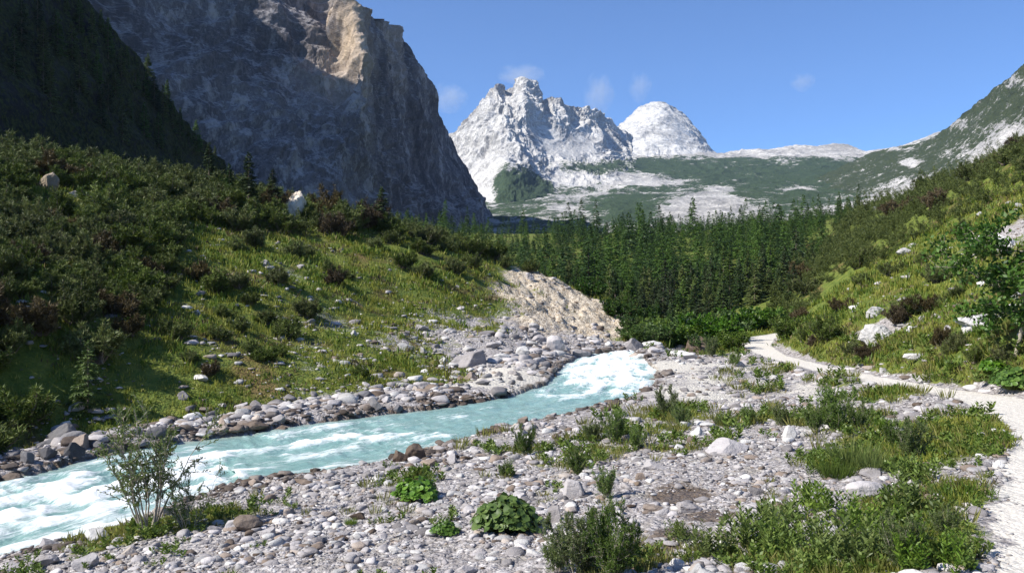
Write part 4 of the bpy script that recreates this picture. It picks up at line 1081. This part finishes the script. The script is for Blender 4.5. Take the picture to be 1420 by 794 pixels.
def grass_clump(seed, n=420, height=0.5, radius=0.3, w=0.013):
    rng = np.random.default_rng(seed); g = Geo()
    a = rng.uniform(0, 6.283, n); q = radius * np.sqrt(rng.random(n))
    P = np.stack([np.cos(a) * q, np.sin(a) * q, np.zeros(n)], 1)
    D = np.stack([np.cos(a) * q / radius * 0.55, np.sin(a) * q / radius * 0.55, np.ones(n)], 1) + rng.normal(size=(n, 3)) * 0.18
    V, Q = leaf_quads(P, D, height * rng.uniform(0.5, 1.1, n), w, rng); g.add(V, Q=Q)
    return g

def broad_tree(seed, height=3.6):
    rng = np.random.default_rng(seed); leaf, bark = Geo(), Geo()
    A, B, ra, rb, P, D = [], [], [], [], [], []
    def grow(p, d, L, r, lev):
        n = 5; pts = [p]
        for k in range(n):
            d = unit(d + rng.normal(size=3) * 0.13 + np.array([0, 0, 0.04])); q = pts[-1] + d * L / n
            A.append(pts[-1]); B.append(q); ra.append(r * (1 - 0.6 * k / n)); rb.append(r * (1 - 0.6 * (k + 1) / n)); pts.append(q)
        if lev < 3:
            for j in range([9, 6, 5][lev]):
                k = rng.integers(1 if lev else 2, n + 1)
                dd = unit(d * 0.6 + rng.normal(size=3) * np.array([1, 1, 0.45])); grow(pts[k], dd, L * rng.uniform(0.4, 0.62), r * 0.42, lev + 1)
        if lev >= 2:
            m = 24; s = rng.integers(1, n + 1, m)
            P.append(np.array(pts)[s] + rng.normal(size=(m, 3)) * 0.07); D.append(rng.normal(size=(m, 3)) + [0, 0, -0.1])
    grow(np.zeros(3), np.array([-0.2, 0, 1.0]), height * 0.72, 0.055, 0)
    P, D = np.concatenate(P), np.concatenate(D)
    V, Q = leaf_quads(P, D, rng.uniform(0.09, 0.16, len(P)), 0.075, rng); leaf.add(V, Q=Q)
    V, Q = tubes(A, B, np.array(ra), np.array(rb), 6); bark.add(V, Q=Q)
    return leaf, bark

class Kind:
    """a plant kind: prototype part meshes by variant, placed as an Empty with the parts below it"""
    def __init__(s, name, cat, parts):                      # parts: list of variants, each [(part name, mesh), ...]
        s.name, s.cat, s.parts = name, cat, parts
    def place(s, label, loc, size, rz, group=None, v=0, tilt=(0, 0)):
        o = thing(s.name, label, s.cat, loc, rz, size, group, tilt)
        for pn, me in s.parts[v % len(s.parts)]: put(pn, me, o)
        return o
def two(pair, lm, bm, ln='foliage', bn='stem'):
    return [(ln, pair[0].build(ln, lm)), (bn, pair[1].build(bn, bm))]

# ------------------------------------------------------------------ mountain pine scrub
THICKET = [(-40, 205), (60, 215), (150, 205), (240, 232), (320, 262), (420, 285), (500, 296), (560, 312), (640, 322), (720, 352), (735, 372), (690, 362), (600, 345), (520, 325), (420, 330), (330, 322), (240, 305),
           (240, 345), (252, 380), (222, 420), (186, 450), (172, 505), (160, 560), (110, 600), (50, 610), (-40, 640)]
RIGHT_SCRUB = [(1090, 455), (1070, 430), (1090, 395), (1150, 335), (1180, 300), (1210, 286), (1250, 275), (1330, 250), (1440, 200), (1440, 262), (1340, 300), (1260, 340), (1210, 372), (1160, 385), (1130, 420)]
PINE_SPOTS = [(462, 395), (480, 388), (330, 352), (350, 345), (425, 358), (368, 498), (352, 490), (384, 492), (585, 352), (640, 342), (700, 352), (718, 362), (690, 345), (310, 440), (280, 392), (300, 408), (330, 400), (410, 360),
              (240, 470), (262, 500), (455, 378), (520, 345), (545, 338), (610, 350), (660, 355), (425, 440), (330, 460), (400, 470), (560, 372), (500, 520), (372, 450), (300, 470), (385, 395), (290, 520), (655, 372), (630, 380),
              (585, 385), (700, 372), (735, 378), (345, 420)]
RIGHT_SPOTS = [(1262, 440), (1285, 432), (1308, 425), (1328, 412), (1248, 450), (1318, 490), (1310, 480), (1330, 486), (1240, 382), (1130, 478), (1115, 472), (1145, 470), (1205, 500), (1180, 492), (1085, 445), (1300, 392), (1345, 398), (1355, 500), (1200, 395), (1190, 372),
               (1370, 360), (1280, 365), (1340, 330), (1110, 446), (1380, 510), (1400, 500), (1170, 432)]

pine_geo = [pine_shrub(60 + i) for i in range(4)]
pine_bark = [g[1].build('stem', M_BARK) for g in pine_geo]
PINE = Kind('mountain_pine', 'shrub', [[('foliage', g[0].build('foliage', M_PINE)), ('stem', b)] for g, b in zip(pine_geo, pine_bark)])
RUST = Kind('mountain_pine', 'shrub', [[('foliage', g[0].build('foliage', M_PINEB)), ('stem', b)] for g, b in zip(pine_geo, pine_bark)])

def build_scrub():
    rng = np.random.default_rng(21)
    def candidates(poly, n, r0, r1, a0, a1):
        x, y, z, f = scatter(n, r0, r1, a0, a1, rng=rng)
        px, py = pix(x, y, z)
        ok = in_poly(px, py, poly) & (f['er'] > 2.0) & (f['ep'] > 1.2)
        return x[ok], y[ok], z[ok]
    x, y, z = candidates(THICKET, 30000, 22, 105, -36, 2)
    size = rng.uniform(0.85, 1.6, len(x)) * np.clip(np.hypot(x, y) / 45, 0.8, 1.25)
    k = spaced(x, y, size * 1.12)
    xl, yl, zl, sl = x[k], y[k], z[k], size[k]
    x, y, z = candidates(RIGHT_SCRUB, 26000, 35, 190, 12, 35)
    size = rng.uniform(0.7, 1.5, len(x)) * np.clip(np.hypot(x, y) / 75, 1, 2.2); k = spaced(x, y, size * 1.3)
    xr, yr, zr, sr = x[k], y[k], z[k], size[k]
    P = ground_at([p[0] for p in PINE_SPOTS], [p[1] for p in PINE_SPOTS]); Q = ground_at([p[0] for p in RIGHT_SPOTS], [p[1] for p in RIGHT_SPOTS])
    spots = []
    for p in P: spots.append((p[0], p[1], p[2], rng.uniform(0.6, 1.1) * np.clip(p[1] / 45, 0.7, 1.2), 'far', True))
    for p in Q: spots.append((p[0], p[1], p[2], rng.uniform(0.5, 0.95) * np.clip(p[1] / 40, 0.6, 1.3), 'path', True))
    for a, b, c, s in zip(xl, yl, zl, sl): spots.append((a, b, c, s, 'thicket', False))
    for a, b, c, s in zip(xr, yr, zr, sr): spots.append((a, b, c, s, 'ridge', False))
    def clear(q):
        for (ox, oy, rad) in OUTCROPS:
            dx, dy = q[0] - ox, q[1] - oy
            if math.hypot(dx, dy) < rad + 0.5 * q[3]: return False
            if -7 < dy < 0.5 and abs(q[0] - ox * q[1] / oy) < rad + 0.3 * q[3]: return False
        return True
    yp = ground_at(122, 572)[0]; OUTCROPS.append((yp[0], yp[1], 0.9))
    spots = [q for q in spots if clear(q)]
    named = [s for s in spots if s[5]]; rest = sorted([s for s in spots if not s[5]], key=lambda s: -s[3] / s[1])
    keep = named + rest[:298 - len(named)]; more = rest[298 - len(named):]
    print('scrub', len(keep), len(more))
    LAB = {'far': ('mountain pine bush standing alone on the sunny grass across the stream', 'rust brown low bush on the sunny grass across the stream', 'single pines on the grassy slope'),
           'path': ('dark green low pine bush in the slope above the footpath', 'brown low bush in the slope above the footpath', 'low bushes above the footpath'),
           'thicket': ('dark green mountain pine in the dense thicket covering the shady hillside', 'rust brown bush within the dense dark thicket on the shady hillside', 'pine thicket on the shady hillside'),
           'ridge': ('dark pine scrub on the ridge where forest meets the grassy slope', 'brown scrub on the ridge where forest meets the grassy slope', 'scrub along the ridge above the forest')}
    for (a, b, c, s, w, _) in keep:
        rust = rng.random() < {'far': 0.08, 'path': 0.35, 'thicket': 0.07, 'ridge': 0.28}[w]
        if w == 'thicket':
            px, py = pix(a, b, c); rust = rust or (px < 95 and 385 < py < 520 and rng.random() < 0.5)
        (RUST if rust else PINE).place(LAB[w][1 if rust else 0], (a, b, c - 0.08), (s * rng.uniform(0.9, 1.15), s * rng.uniform(0.9, 1.15), s * rng.uniform(0.8, 1.1)), rng.uniform(0, 6.28), LAB[w][2] + (', rust brown' if rust else ''), int(rng.integers(4)), (rng.uniform(-0.1, 0.1), rng.uniform(-0.1, 0.1)))
    if more:
        g = Geo(); lf, _ = pine_shrub(91, 20, 9, 8); V0 = np.concatenate(lf.V); Q0 = np.concatenate(lf.Q); m = np.array([q[:4] for q in more])
        V, Q = merged(V0, Q0, m[:, 0], m[:, 1], m[:, 2] - 0.1, m[:, 3] * 1.08, rng.uniform(0, 6.28, len(m))); g.add(V, Q=Q)
        put('pine_scrub', g.build('pine_scrub', M_PINE), kind='stuff', label='farther mountain pine scrub closing the thicket on the hill crest')
build_scrub()

# ------------------------------------------------------------------ spruce forest
def build_forest():
    rng = np.random.default_rng(33)
    protos = [spruce(70 + i, width=[0.17, 0.2, 0.15, 0.22][i], low=[0.03, 0.02, 0.06, 0.03][i]) for i in range(4)]
    K = Kind('spruce_tree', 'tree', [two(p, M_SPRUCE, M_BARK, 'crown', 'trunk') for p in protos])
    K2 = Kind('spruce_tree', 'tree', [two(p, M_SPRUCEM, M_BARK, 'crown', 'trunk') for p in protos])
    x, y, z, f = scatter(60000, 70, 310, -18, 26, rng=rng)
    px, py = pix(x, y, z)
    xmin = np.interp(y, [70, 90, 120, 300], [17 / 118 * 70, 10, 2, -200])
    ok = (x > xmin) & (px < np.interp(y, [70, 110, 160, 300], [1085, 1125, 1180, 1215])) & (f['er'] > 3) & ~((y < 86) & (px < 835)) & ((px > 740) | (y > 110)) & ~((y < 78) & (px > 1040))
    x, y, z = x[ok], y[ok], z[ok]
    o = np.argsort(rng.random(len(x)) + 0.002 * y)
    x, y, z = x[o], y[o], z[o]
    h = np.interp(y, [70, 100, 160, 300], [2.7, 4.4, 7.6, 9.6]) * np.where(rng.random(len(x)) < 0.3, rng.uniform(0.3, 0.6, len(x)), rng.uniform(0.6, 1.5, len(x)))
    gp = n2(x, y, 11.0, 2, 19.0) > -0.16; x, y, z, h = x[gp], y[gp], z[gp], h[gp]
    h = h * (1 + 0.35 * n2(x, y, 16.0, 2, 29.0))
    k = spaced(x, y, 0.36 * h + 0.35)
    x, y, z, h = x[k], y[k], z[k], h[k]
    px, _ = pix(x, y, z)
    top = np.interp(px, [600, 700, 780, 860, 1000, 1100, 1160, 1200], [305, 330, 312, 305, 302, 292, 290, 282]) + rng.normal(size=len(x)) * 16 + 14 * n2(x, y, 22.0, 2, 47.0)
    h = np.minimum(h, (CY - top) / F * y - z); k = h > 1.6
    x, y, z, h = x[k], y[k], z[k], h[k]
    o = np.argsort(y); x, y, z, h = x[o], y[o], z[o], h[o]
    n = 226
    px, _ = pix(x, y, z)
    for i in range(min(n, len(x))):
        edge = y[i] < 92
        lab, grp = (('small dark spruce at the forest edge behind the green bushes', 'spruces at the forest edge') if edge else
                    ('tall dark spruce in the forest filling the valley floor', 'spruces of the valley forest'))
        s = h[i]; wd = s * rng.uniform(0.95, 1.5) * (1.35 if s < 3.5 else 1)
        lt = rng.random() < 0.38
        if lt: lab, grp = lab.replace('dark', 'lighter green'), grp + ', lighter green'
        (K2 if lt else K).place(lab, (x[i], y[i], z[i] - 0.1), (wd, wd, s), rng.uniform(0, 6.28), grp, int(rng.integers(4)))
    x, y, z, h = x[n:], y[n:], z[n:], h[n:]
    print('forest rest', len(x))
    VV, QQ, MI, nn = [], [], [], 0
    for v in range(3):
        lf, bk = spruce(170 + v, sprays=5, whorls=17, width=0.19); V0 = np.concatenate(lf.V); Q0 = np.concatenate(lf.Q)
        sl = slice(v, None, 3)
        V, Q = merged(V0, Q0, x[sl], y[sl], z[sl] - 0.1, h[sl] * rng.uniform(0.95, 1.6, len(x[sl])), rng.uniform(0, 6.28, len(x[sl])), h[sl])
        VV.append(V); QQ.append(Q + nn); nn += len(V); MI.append(np.repeat((rng.random(len(x[sl])) < 0.4).astype(int), len(Q0)))
    put('forest', make_mesh('forest', np.concatenate(VV), np.concatenate(QQ), [M_SPRUCE, M_SPRUCEM], mat_index=np.concatenate(MI)), kind='stuff', label='dark spruce forest stretching up the valley behind the nearer trees')
    # trees on the dark spur and behind the hill crest
    dep = bpy.context.evaluated_depsgraph_get(); hs = bpy.data.objects['hillside']
    from mathutils.bvhtree import BVHTree
    bv = BVHTree.FromObject(hs, dep)
    spots = [(52, 40), (75, 55), (92, 18), (110, 40), (128, 60), (140, 42), (150, 75), (168, 100), (176, 90), (188, 118), (200, 130), (205, 118), (214, 150), (226, 165), (232, 150), (240, 180), (250, 185), (262, 200), (272, 205), (286, 222), (298, 232),
             (120, 90), (135, 110), (100, 80), (160, 130), (80, 70), (60, 90), (30, 60), (110, 120), (150, 150), (180, 165), (200, 185), (220, 200), (140, 170), (100, 150), (60, 120), (20, 100), (170, 190), (245, 215), (70, 150)]
    for (a, b) in spots:
        d = Vector(((a - CX) / F, 1, (CY - b) / F)).normalized()
        hit = bv.ray_cast(Vector((0, 0, 0)), d)[0]
        if hit is None: continue
        s = rng.uniform(6.5, 11.5)
        (K2 if rng.random() < 0.6 else K).place('dark spruce clinging to the shaded spur under the rock wall', (hit.x, hit.y, hit.z - 1.0), (s * 1.1, s * 1.1, s), rng.uniform(0, 6.28), 'spruces on the shaded spur', int(rng.integers(4)))
    L = [(530, 322, 3.4, 'lone spruce rising above the hill crest in front of the rock wall'), (345, 290, 4.2, 'broad spruce above the thicket near the tan rock knob'), (378, 290, 3.0, 'slim spruce beside the broad one above the thicket'),
         (290, 262, 3.4, 'spruce at the thicket top where the shaded spur comes down'), (318, 275, 2.6, 'small spruce in the thicket top between two taller ones')]
    for (a, b, s, lab) in L:
        p = ground_at(a, b)[0]; sc = s * p[1] / 62
        K.place(lab, (p[0], p[1], p[2] - 0.1), (sc * 1.35, sc * 1.35, sc), rng.uniform(0, 6.28), None, int(rng.integers(4)))
    p = ground_at(122, 572)[0]
    Y = Kind('young_spruce', 'tree', [two(spruce(88, sprays=13, whorls=17, width=0.34), M_SPRUCEL, M_BARK, 'crown', 'trunk')])
    s = 98 * p[1] / F
    Y.place('young light green spruce in front of the dark thicket by the stream', tuple(p), (s, s, s), 0.4)
build_forest()

# ------------------------------------------------------------------ bushes and plants one can point at
def build_bushes():
    rng = np.random.default_rng(44)
    def at(px, py): return tuple(ground_at(px, py)[0])
    # tall slim willow by the water
    p = at(205, 738); s = 180 * p[1] / F
    Kind('willow_bush', 'bush', [two(willow(1, 12, 1.0, 0.34, 22, 18, 0.032, 0.0105, 0.34), M_WILLOW, M_PALEBARK)]).place('tall slender willow with airy foliage standing before the white water', p, s, 0.3)
    Kind('willow_bush', 'bush', [two(willow(2, 14, 1.0, 0.8, 12, 10, 0.055, 0.016, 0.1), M_WILLOW, M_PALEBARK)]).place('low thin willow shoots on the mossy bank beside the tall one', at(262, 735), 85 * at(262, 735)[1] / F, 0.1)
    W2 = Kind('willow_bush', 'bush', [two(willow(10 + i, 20, 1.0, [0.7, 0.6, 0.85][i], 24, 20, 0.055, 0.016, 0.08), M_WILLOW, M_PALEBARK) for i in range(3)])
    for (px, py, hpx, lab, v) in [
        (800, 800, 92, 'bushy grey green willow at the bottom edge beside the round leafy plant', 0), (852, 806, 108, 'taller willow with pale bare twigs at the bottom edge by the puddle', 1), (772, 792, 66, 'low willow shoulder between the round leafy plant and the taller willow', 2),
        (728, 632, 42, 'grey twigged bush on the near bank at mid stream', 1), (850, 614, 46, 'broad green willow on the grassy hump by the stream', 0), (885, 622, 34, 'low willow beside the broad one on the grassy hump', 2), (822, 612, 32, 'small willow on the stream side of the broad one', 2),
        (925, 580, 44, 'upright willow at the end of the grassy hump beside the pale gravel', 1), (945, 590, 32, 'low bush at the foot of the upright willow', 2), (1160, 596, 62, 'dark green willow bush in the gravel under the footpath', 0), (1130, 600, 40, 'smaller willow attached to the dark one under the footpath', 2), (1190, 598, 42, 'willow on the path side of the dark one in the gravel', 1),
        (1085, 592, 34, 'low bush in the grass among white stones', 2), (1040, 590, 30, 'small green bush in the gravel behind the white stones', 2), (800, 660, 40, 'small willow in the dry grass behind the big leafy plant', 1), (840, 690, 42, 'sparse willow sprig behind the bottom willows', 1),
        (1265, 640, 60, 'dark willow at the shady edge of the grass mound', 0), (1240, 620, 38, 'low bush under the footpath bank beside the grass mound', 2), (1018, 508, 22, 'small bush in the gravel short of the footpath bend', 2), (700, 660, 24, 'tiny bush on the gravel near the stone pile', 2),
        (985, 495, 28, 'bush at the far end of the gravel by the rapids', 0), (1250, 790, 78, 'wild bushy weeds at the bottom edge next to the footpath', 0), (1310, 745, 48, 'low brownish bush by the footpath verge', 2)]:
        p = at(px, py); sz = hpx * p[1] / F; W2.place(lab, p, (sz * 0.8, sz * 0.8, sz), rng.uniform(0, 6.28), None, v)
    # round broad-leaved plants
    R = Kind('broadleaf_plant', 'plant', [two(round_leaf_plant(20 + i, [620, 420, 240][i], size=[0.062, 0.07, 0.08][i], height=0.5), M_BROAD, M_HERB, 'leaves', 'stalks') for i in range(3)])
    for (px, py, w, lab, v) in [(704, 738, 92, 'big round bright green leafy plant on the gravel beside the willows', 0), (579, 694, 62, 'middle sized bright green leafy plant alone on the gravel', 1), (617, 742, 38, 'smallest round leafy plant on the gravel', 2),
                                (1405, 540, 60, 'bright green leafy bush under the tree beside the footpath', 0), (1380, 520, 46, 'green leafy bush beside the shaded gap under the tree', 1)]:
        p = at(px, py); s = w * p[1] / F; R.place(lab, p, (s, s, s * 1.0), rng.uniform(0, 6.28), None, v)
    # leafy weeds, bottom right
    H = Kind('leafy_weeds', 'plant', [two(herb(30 + i, [30, 24, 36][i], 0.5, 0.42, 9, [0.17, 0.14, 0.12][i], [0.036, 0.04, 0.028][i]), M_HERB, M_HERB, 'leaves', 'stalks') for i in range(3)])
    for (px, py, w, lab, v) in [
        (1050, 755, 92, 'long leaved weeds between the wet hollow and the pale stones', 0), (985, 770, 70, 'dark leaved weeds beside the brown puddle', 1), (1100, 770, 90, 'dense leafy weeds behind the white stones', 2), (1130, 715, 74, 'leafy weeds at the edge of the gravel bed', 1),
        (1175, 780, 96, 'tall leafy weeds in the bottom clump beside the chalky rock', 0), (1215, 745, 90, 'leafy weeds in front of the large grey boulder', 2), (1270, 720, 80, 'broad clump of weeds below the grass mound', 1), (1290, 790, 86, 'leafy weeds at the bottom edge near the footpath', 2), (1140, 660, 52, 'small weeds at the near edge of the gravel', 2),
        (1270, 670, 66, 'weeds on the shady side of the grass mound', 1), (1080, 720, 50, 'sprawling long leaved weed on the gravel bed', 0), (940, 752, 46, 'small dark weed at the puddle', 1), (1120, 795, 70, 'weeds sprouting at the bottom edge between white stones', 1), (1340, 770, 50, 'low weeds on the verge of the footpath', 2)]:
        p = at(px, py); s = w * p[1] / F * 1.1; H.place(lab, p, (s, s, s * 1.15), rng.uniform(0, 6.28), None, v)
    G = Kind('grass_tuft', 'grass tuft', [[('blades', grass_clump(40 + i).build('blades', M_GRASSD))] for i in range(2)])
    for (px, py, h, lab) in [(1188, 652, 72, 'tall upright grass tuft in front of the gravel bank'), (1160, 665, 50, 'shorter grass tuft beside the tall upright one'), (1215, 655, 50, 'grass tuft between the tall one and the grass mound'), (1230, 600, 36, 'grass tuft at the foot of the footpath bank'),
                             (630, 740, 18, 'thin grass tuft by the smallest leafy plant'), (486, 728, 18, 'thin dry grass tuft on the gravel near the stream'), (1005, 590, 30, 'grass tuft behind the white stones')]:
        p = at(px, py); s = h * p[1] / F * 1.25; G.place(lab, p, s, rng.uniform(0, 6.28), None, int(rng.integers(2)))
    # bushes in front of the forest
    EXTRA = [(872, 474, 20, 'low bush left of the stream head under the forest', 0), (893, 477, 26, 'light green bush hiding the stream head', 0), (912, 478, 28, 'dark bush beside the light green one at the stream head', 1), (932, 479, 26, 'green bush above the pale rocks of the far rapids', 0), (950, 480, 28, 'yellowish bush above the pale rocks of the far rapids', 2), (902, 464, 24, 'small bush just behind the stream head', 2), (922, 468, 26, 'bright low bush between the stream head and the spruces', 0)]
    B = Kind('green_bush', 'bush', [two(willow(50 + i, 26, 1.0, 0.95, 13, 12, 0.10, 0.05, 0.1), [M_BROAD, M_DKLEAF, M_HERB][i], M_BARK) for i in range(3)])
    for (px, py, h, lab, v) in [(985, 478, 42, 'bright green bush before the forest at the bend of the footpath', 0), (960, 472, 34, 'dark green bush at the foot of the forest', 1), (1005, 474, 40, 'dark rounded bush in front of the spruces', 1), (1030, 462, 34, 'light green bush where the footpath reaches the forest', 0),
                                (1050, 458, 30, 'dark bush above the far end of the footpath', 1), (905, 470, 22, 'low yellowish bush at the grassy stream head', 2), (930, 466, 22, 'pale low bush on the grass before the forest', 2), (880, 462, 24, 'dark low bush at the lower end of the earth scar', 1), (1015, 486, 26, 'small light bush beside the gravel at the footpath bend', 2), (975, 488, 24, 'small bush close to the far rapids', 1),
                                (1092, 470, 30, 'green bush above the footpath bend', 2), (890, 452, 26, 'green bush between the earth scar and the forest', 1), (1075, 452, 26, 'bright bush beside the far end of the footpath', 0), (940, 455, 26, 'green bush in front of the forest edge', 0), (855, 442, 24, 'dark bush on the lower rim of the earth scar', 1), (820, 412, 26, 'dark bush on the upper rim of the earth scar', 1)] + EXTRA:
        p = at(px, py); s = h * p[1] / F * 1.1; B.place(lab, p, (s * 1.25, s * 1.25, s), rng.uniform(0, 6.28), None, v)
    # leafy tree by the path
    p = at(1416, 500); T = Kind('broadleaf_tree', 'tree', [two(broad_tree(3), M_DKLEAF, M_PALEBARK, 'crown', 'trunk')])
    s = 195 * p[1] / F / 3.6
    s *= 1.1; p = at(1408, 500); T.place('dark leafy tree with a pale trunk above the footpath at the picture edge', p, s, 0.0)
build_bushes()

# ------------------------------------------------------------------ grass and low ground cover (uncountable)
def build_grass():
    rng = np.random.default_rng(55)
    def blades(n, r0, r1, a0, a1, test, hgt, wid, mat, name, label, lean=0.35):
        x, y, z, f = scatter(n, r0, r1, a0, a1, rng=rng); c = cover(x, y, z, f)
        k = np.where(rng.random(len(x)) < test(x, y, f, c))[0]
        x, y, z, r = x[k], y[k], z[k], f['r'][k]
        m = 5
        X = np.repeat(x, m) + rng.normal(size=len(x) * m) * np.repeat(0.02 + 0.0022 * r, m); Y = np.repeat(y, m) + rng.normal(size=len(x) * m) * np.repeat(0.02 + 0.0022 * r, m)
        Z = np.repeat(z, m) - 0.02; rr2 = np.repeat(r, m)
        tall = 0.6 + 0.8 * smooth(-0.4, 0.5, np.repeat(n2(x, y, 1.1, 2, 91.0), m))
        L = hgt * tall * rng.uniform(0.5, 1.2, len(X)) * np.clip(rr2 / 25, 0.75, 2.2); Wb = wid * np.clip(rr2 / 12, 0.7, 5)
        D = rng.normal(size=(len(X), 3)) * lean + [0, 0, 1]
        V, Q = leaf_quads(np.stack([X, Y, Z], 1), D, L, Wb, rng, fold=0.05)
        g = Geo(); g.add(V, Q=Q); put(name, g.build(name, mat), kind='stuff', label=label)
    blades(90000, 7, 80, -34, 34, lambda x, y, f, c: np.clip((c['grass'] - 0.35) * 2.2, 0, 1) * (f['er'] > 0.3) * (1 - c['path']) * (0.35 + 0.65 * (n2(x, y, 2.6, 2, 61.0) > -0.05)), 0.17, 0.012, M_GRASS, 'grass', 'yellow green grass on the slopes and beside the footpath')
    blades(50000, 7, 80, -34, 34, lambda x, y, f, c: np.clip((c['grass'] - 0.45) * 2.2, 0, 1) * (f['er'] > 0.3) * (1 - c['path']) * (n2(x, y, 2.0, 2, 63.0) > 0.0), 0.2, 0.018, M_GRASSD, 'lush_grass', 'deep green grass and leafy herbs in the hollows of the slopes')
    blades(34000, 9, 80, -34, 34, lambda x, y, f, c: np.clip((c['grass'] - 0.3) * 2.0, 0, 1) * (f['er'] > 0.3) * (1 - c['path']) * (n2(x, y, 3.1, 2, 67.0) > 0.12), 0.15, 0.02, M_HEATH, 'heath', 'brownish heath patches between the grass', lean=0.7)
    # small tufts and creeping plants between the stones
    for nm, mt, lab, sd in (('low_herbs', M_HERB, 'small green herbs dotted over the gravel flat', 3.0), ('dry_tufts', M_GRASS, 'dry yellowish tufts between the stones of the gravel flat', 8.0)):
        x, y, z, f = scatter(9000, 8, 60, rng=rng); c = cover(x, y, z, f)
        d = smooth(0.05, 0.45, n2(x, y, 2.4, 3, 83.0 + sd)) + 1.2 * (c['grass'] > 0.3)
        k = np.where((rng.random(len(x)) < 0.32 * d) & (f['er'] > 0.5) & (f['ep'] > 0.15) & ~(f['pright'] & (f['ep'] > 3)) & (f['left'] == False))[0][:1800]
        h_ = herb(61, 7, 0.16, 0.13, 4, 0.085, 0.03)[0] if nm == 'low_herbs' else grass_clump(62, 26, 0.17, 0.08, 0.012)
        g = Geo(); V0 = np.concatenate(h_.V); Q0 = np.concatenate(h_.Q)
        V, Q = merged(V0, Q0, x[k], y[k], z[k] - 0.01, rng.uniform(0.6, 1.5, len(k)) * np.clip(f['r'][k] / 16, 0.8, 2.0), rng.uniform(0, 6.28, len(k))); g.add(V, Q=Q)
        put(nm, g.build(nm, mt), kind='stuff', label=lab)
build_grass()

# ------------------------------------------------------------------ faint wisps of cloud beyond the peaks
def cloud_mat():
    m, nt = new_mat('cloud_vapour'); t = NT(nt)
    co = coords(t, 'Object'); r = t.n('VectorMath', {0: co}, operation='LENGTH').outputs['Value']
    d = t.math('MULTIPLY', t.step(t.math('SUBTRACT', t.noise(co, 1.6, 5, 0.6), t.math('MULTIPLY', r, 0.42)), 0.02, 0.42), 0.0022)
    v = t.n('VolumePrincipled', {'Color': (0.97, 0.98, 1.0), 'Density': d, 'Anisotropy': 0.2})
    nt.links.new(v.outputs[0], t.n('OutputMaterial').inputs['Volume'])
    return m
def build_clouds():
    M = cloud_mat(); V, Fc = ico(3)
    for i, (px, py, w, h, d, lab) in enumerate([(623, 136, 34, 30, 7000, 'small faint cloud beside the rock wall'), (830, 132, 30, 44, 7600, 'thin veil of cloud above the saddle between the two peaks'), (887, 121, 22, 30, 7400, 'faint cloud puff above the white dome'),
                                                  (1113, 114, 24, 18, 7200, 'tiny white cloud alone in the open sky'), (722, 104, 46, 18, 7300, 'wisp of cloud touching the highest summit')]):
        VV = V * (1 + 0.2 * fbm(V * 1.7 + i * 9, 3)[:, None])
        o = put('cloud', make_mesh('cloud', VV, Fc, M), label=lab, category='cloud')
        o.location = ((px - CX) / F * d, d, (CY - py) / F * d); o.scale = (w / F * d * 0.75, w / F * d * 0.8, h / F * d * 0.75)
build_clouds()
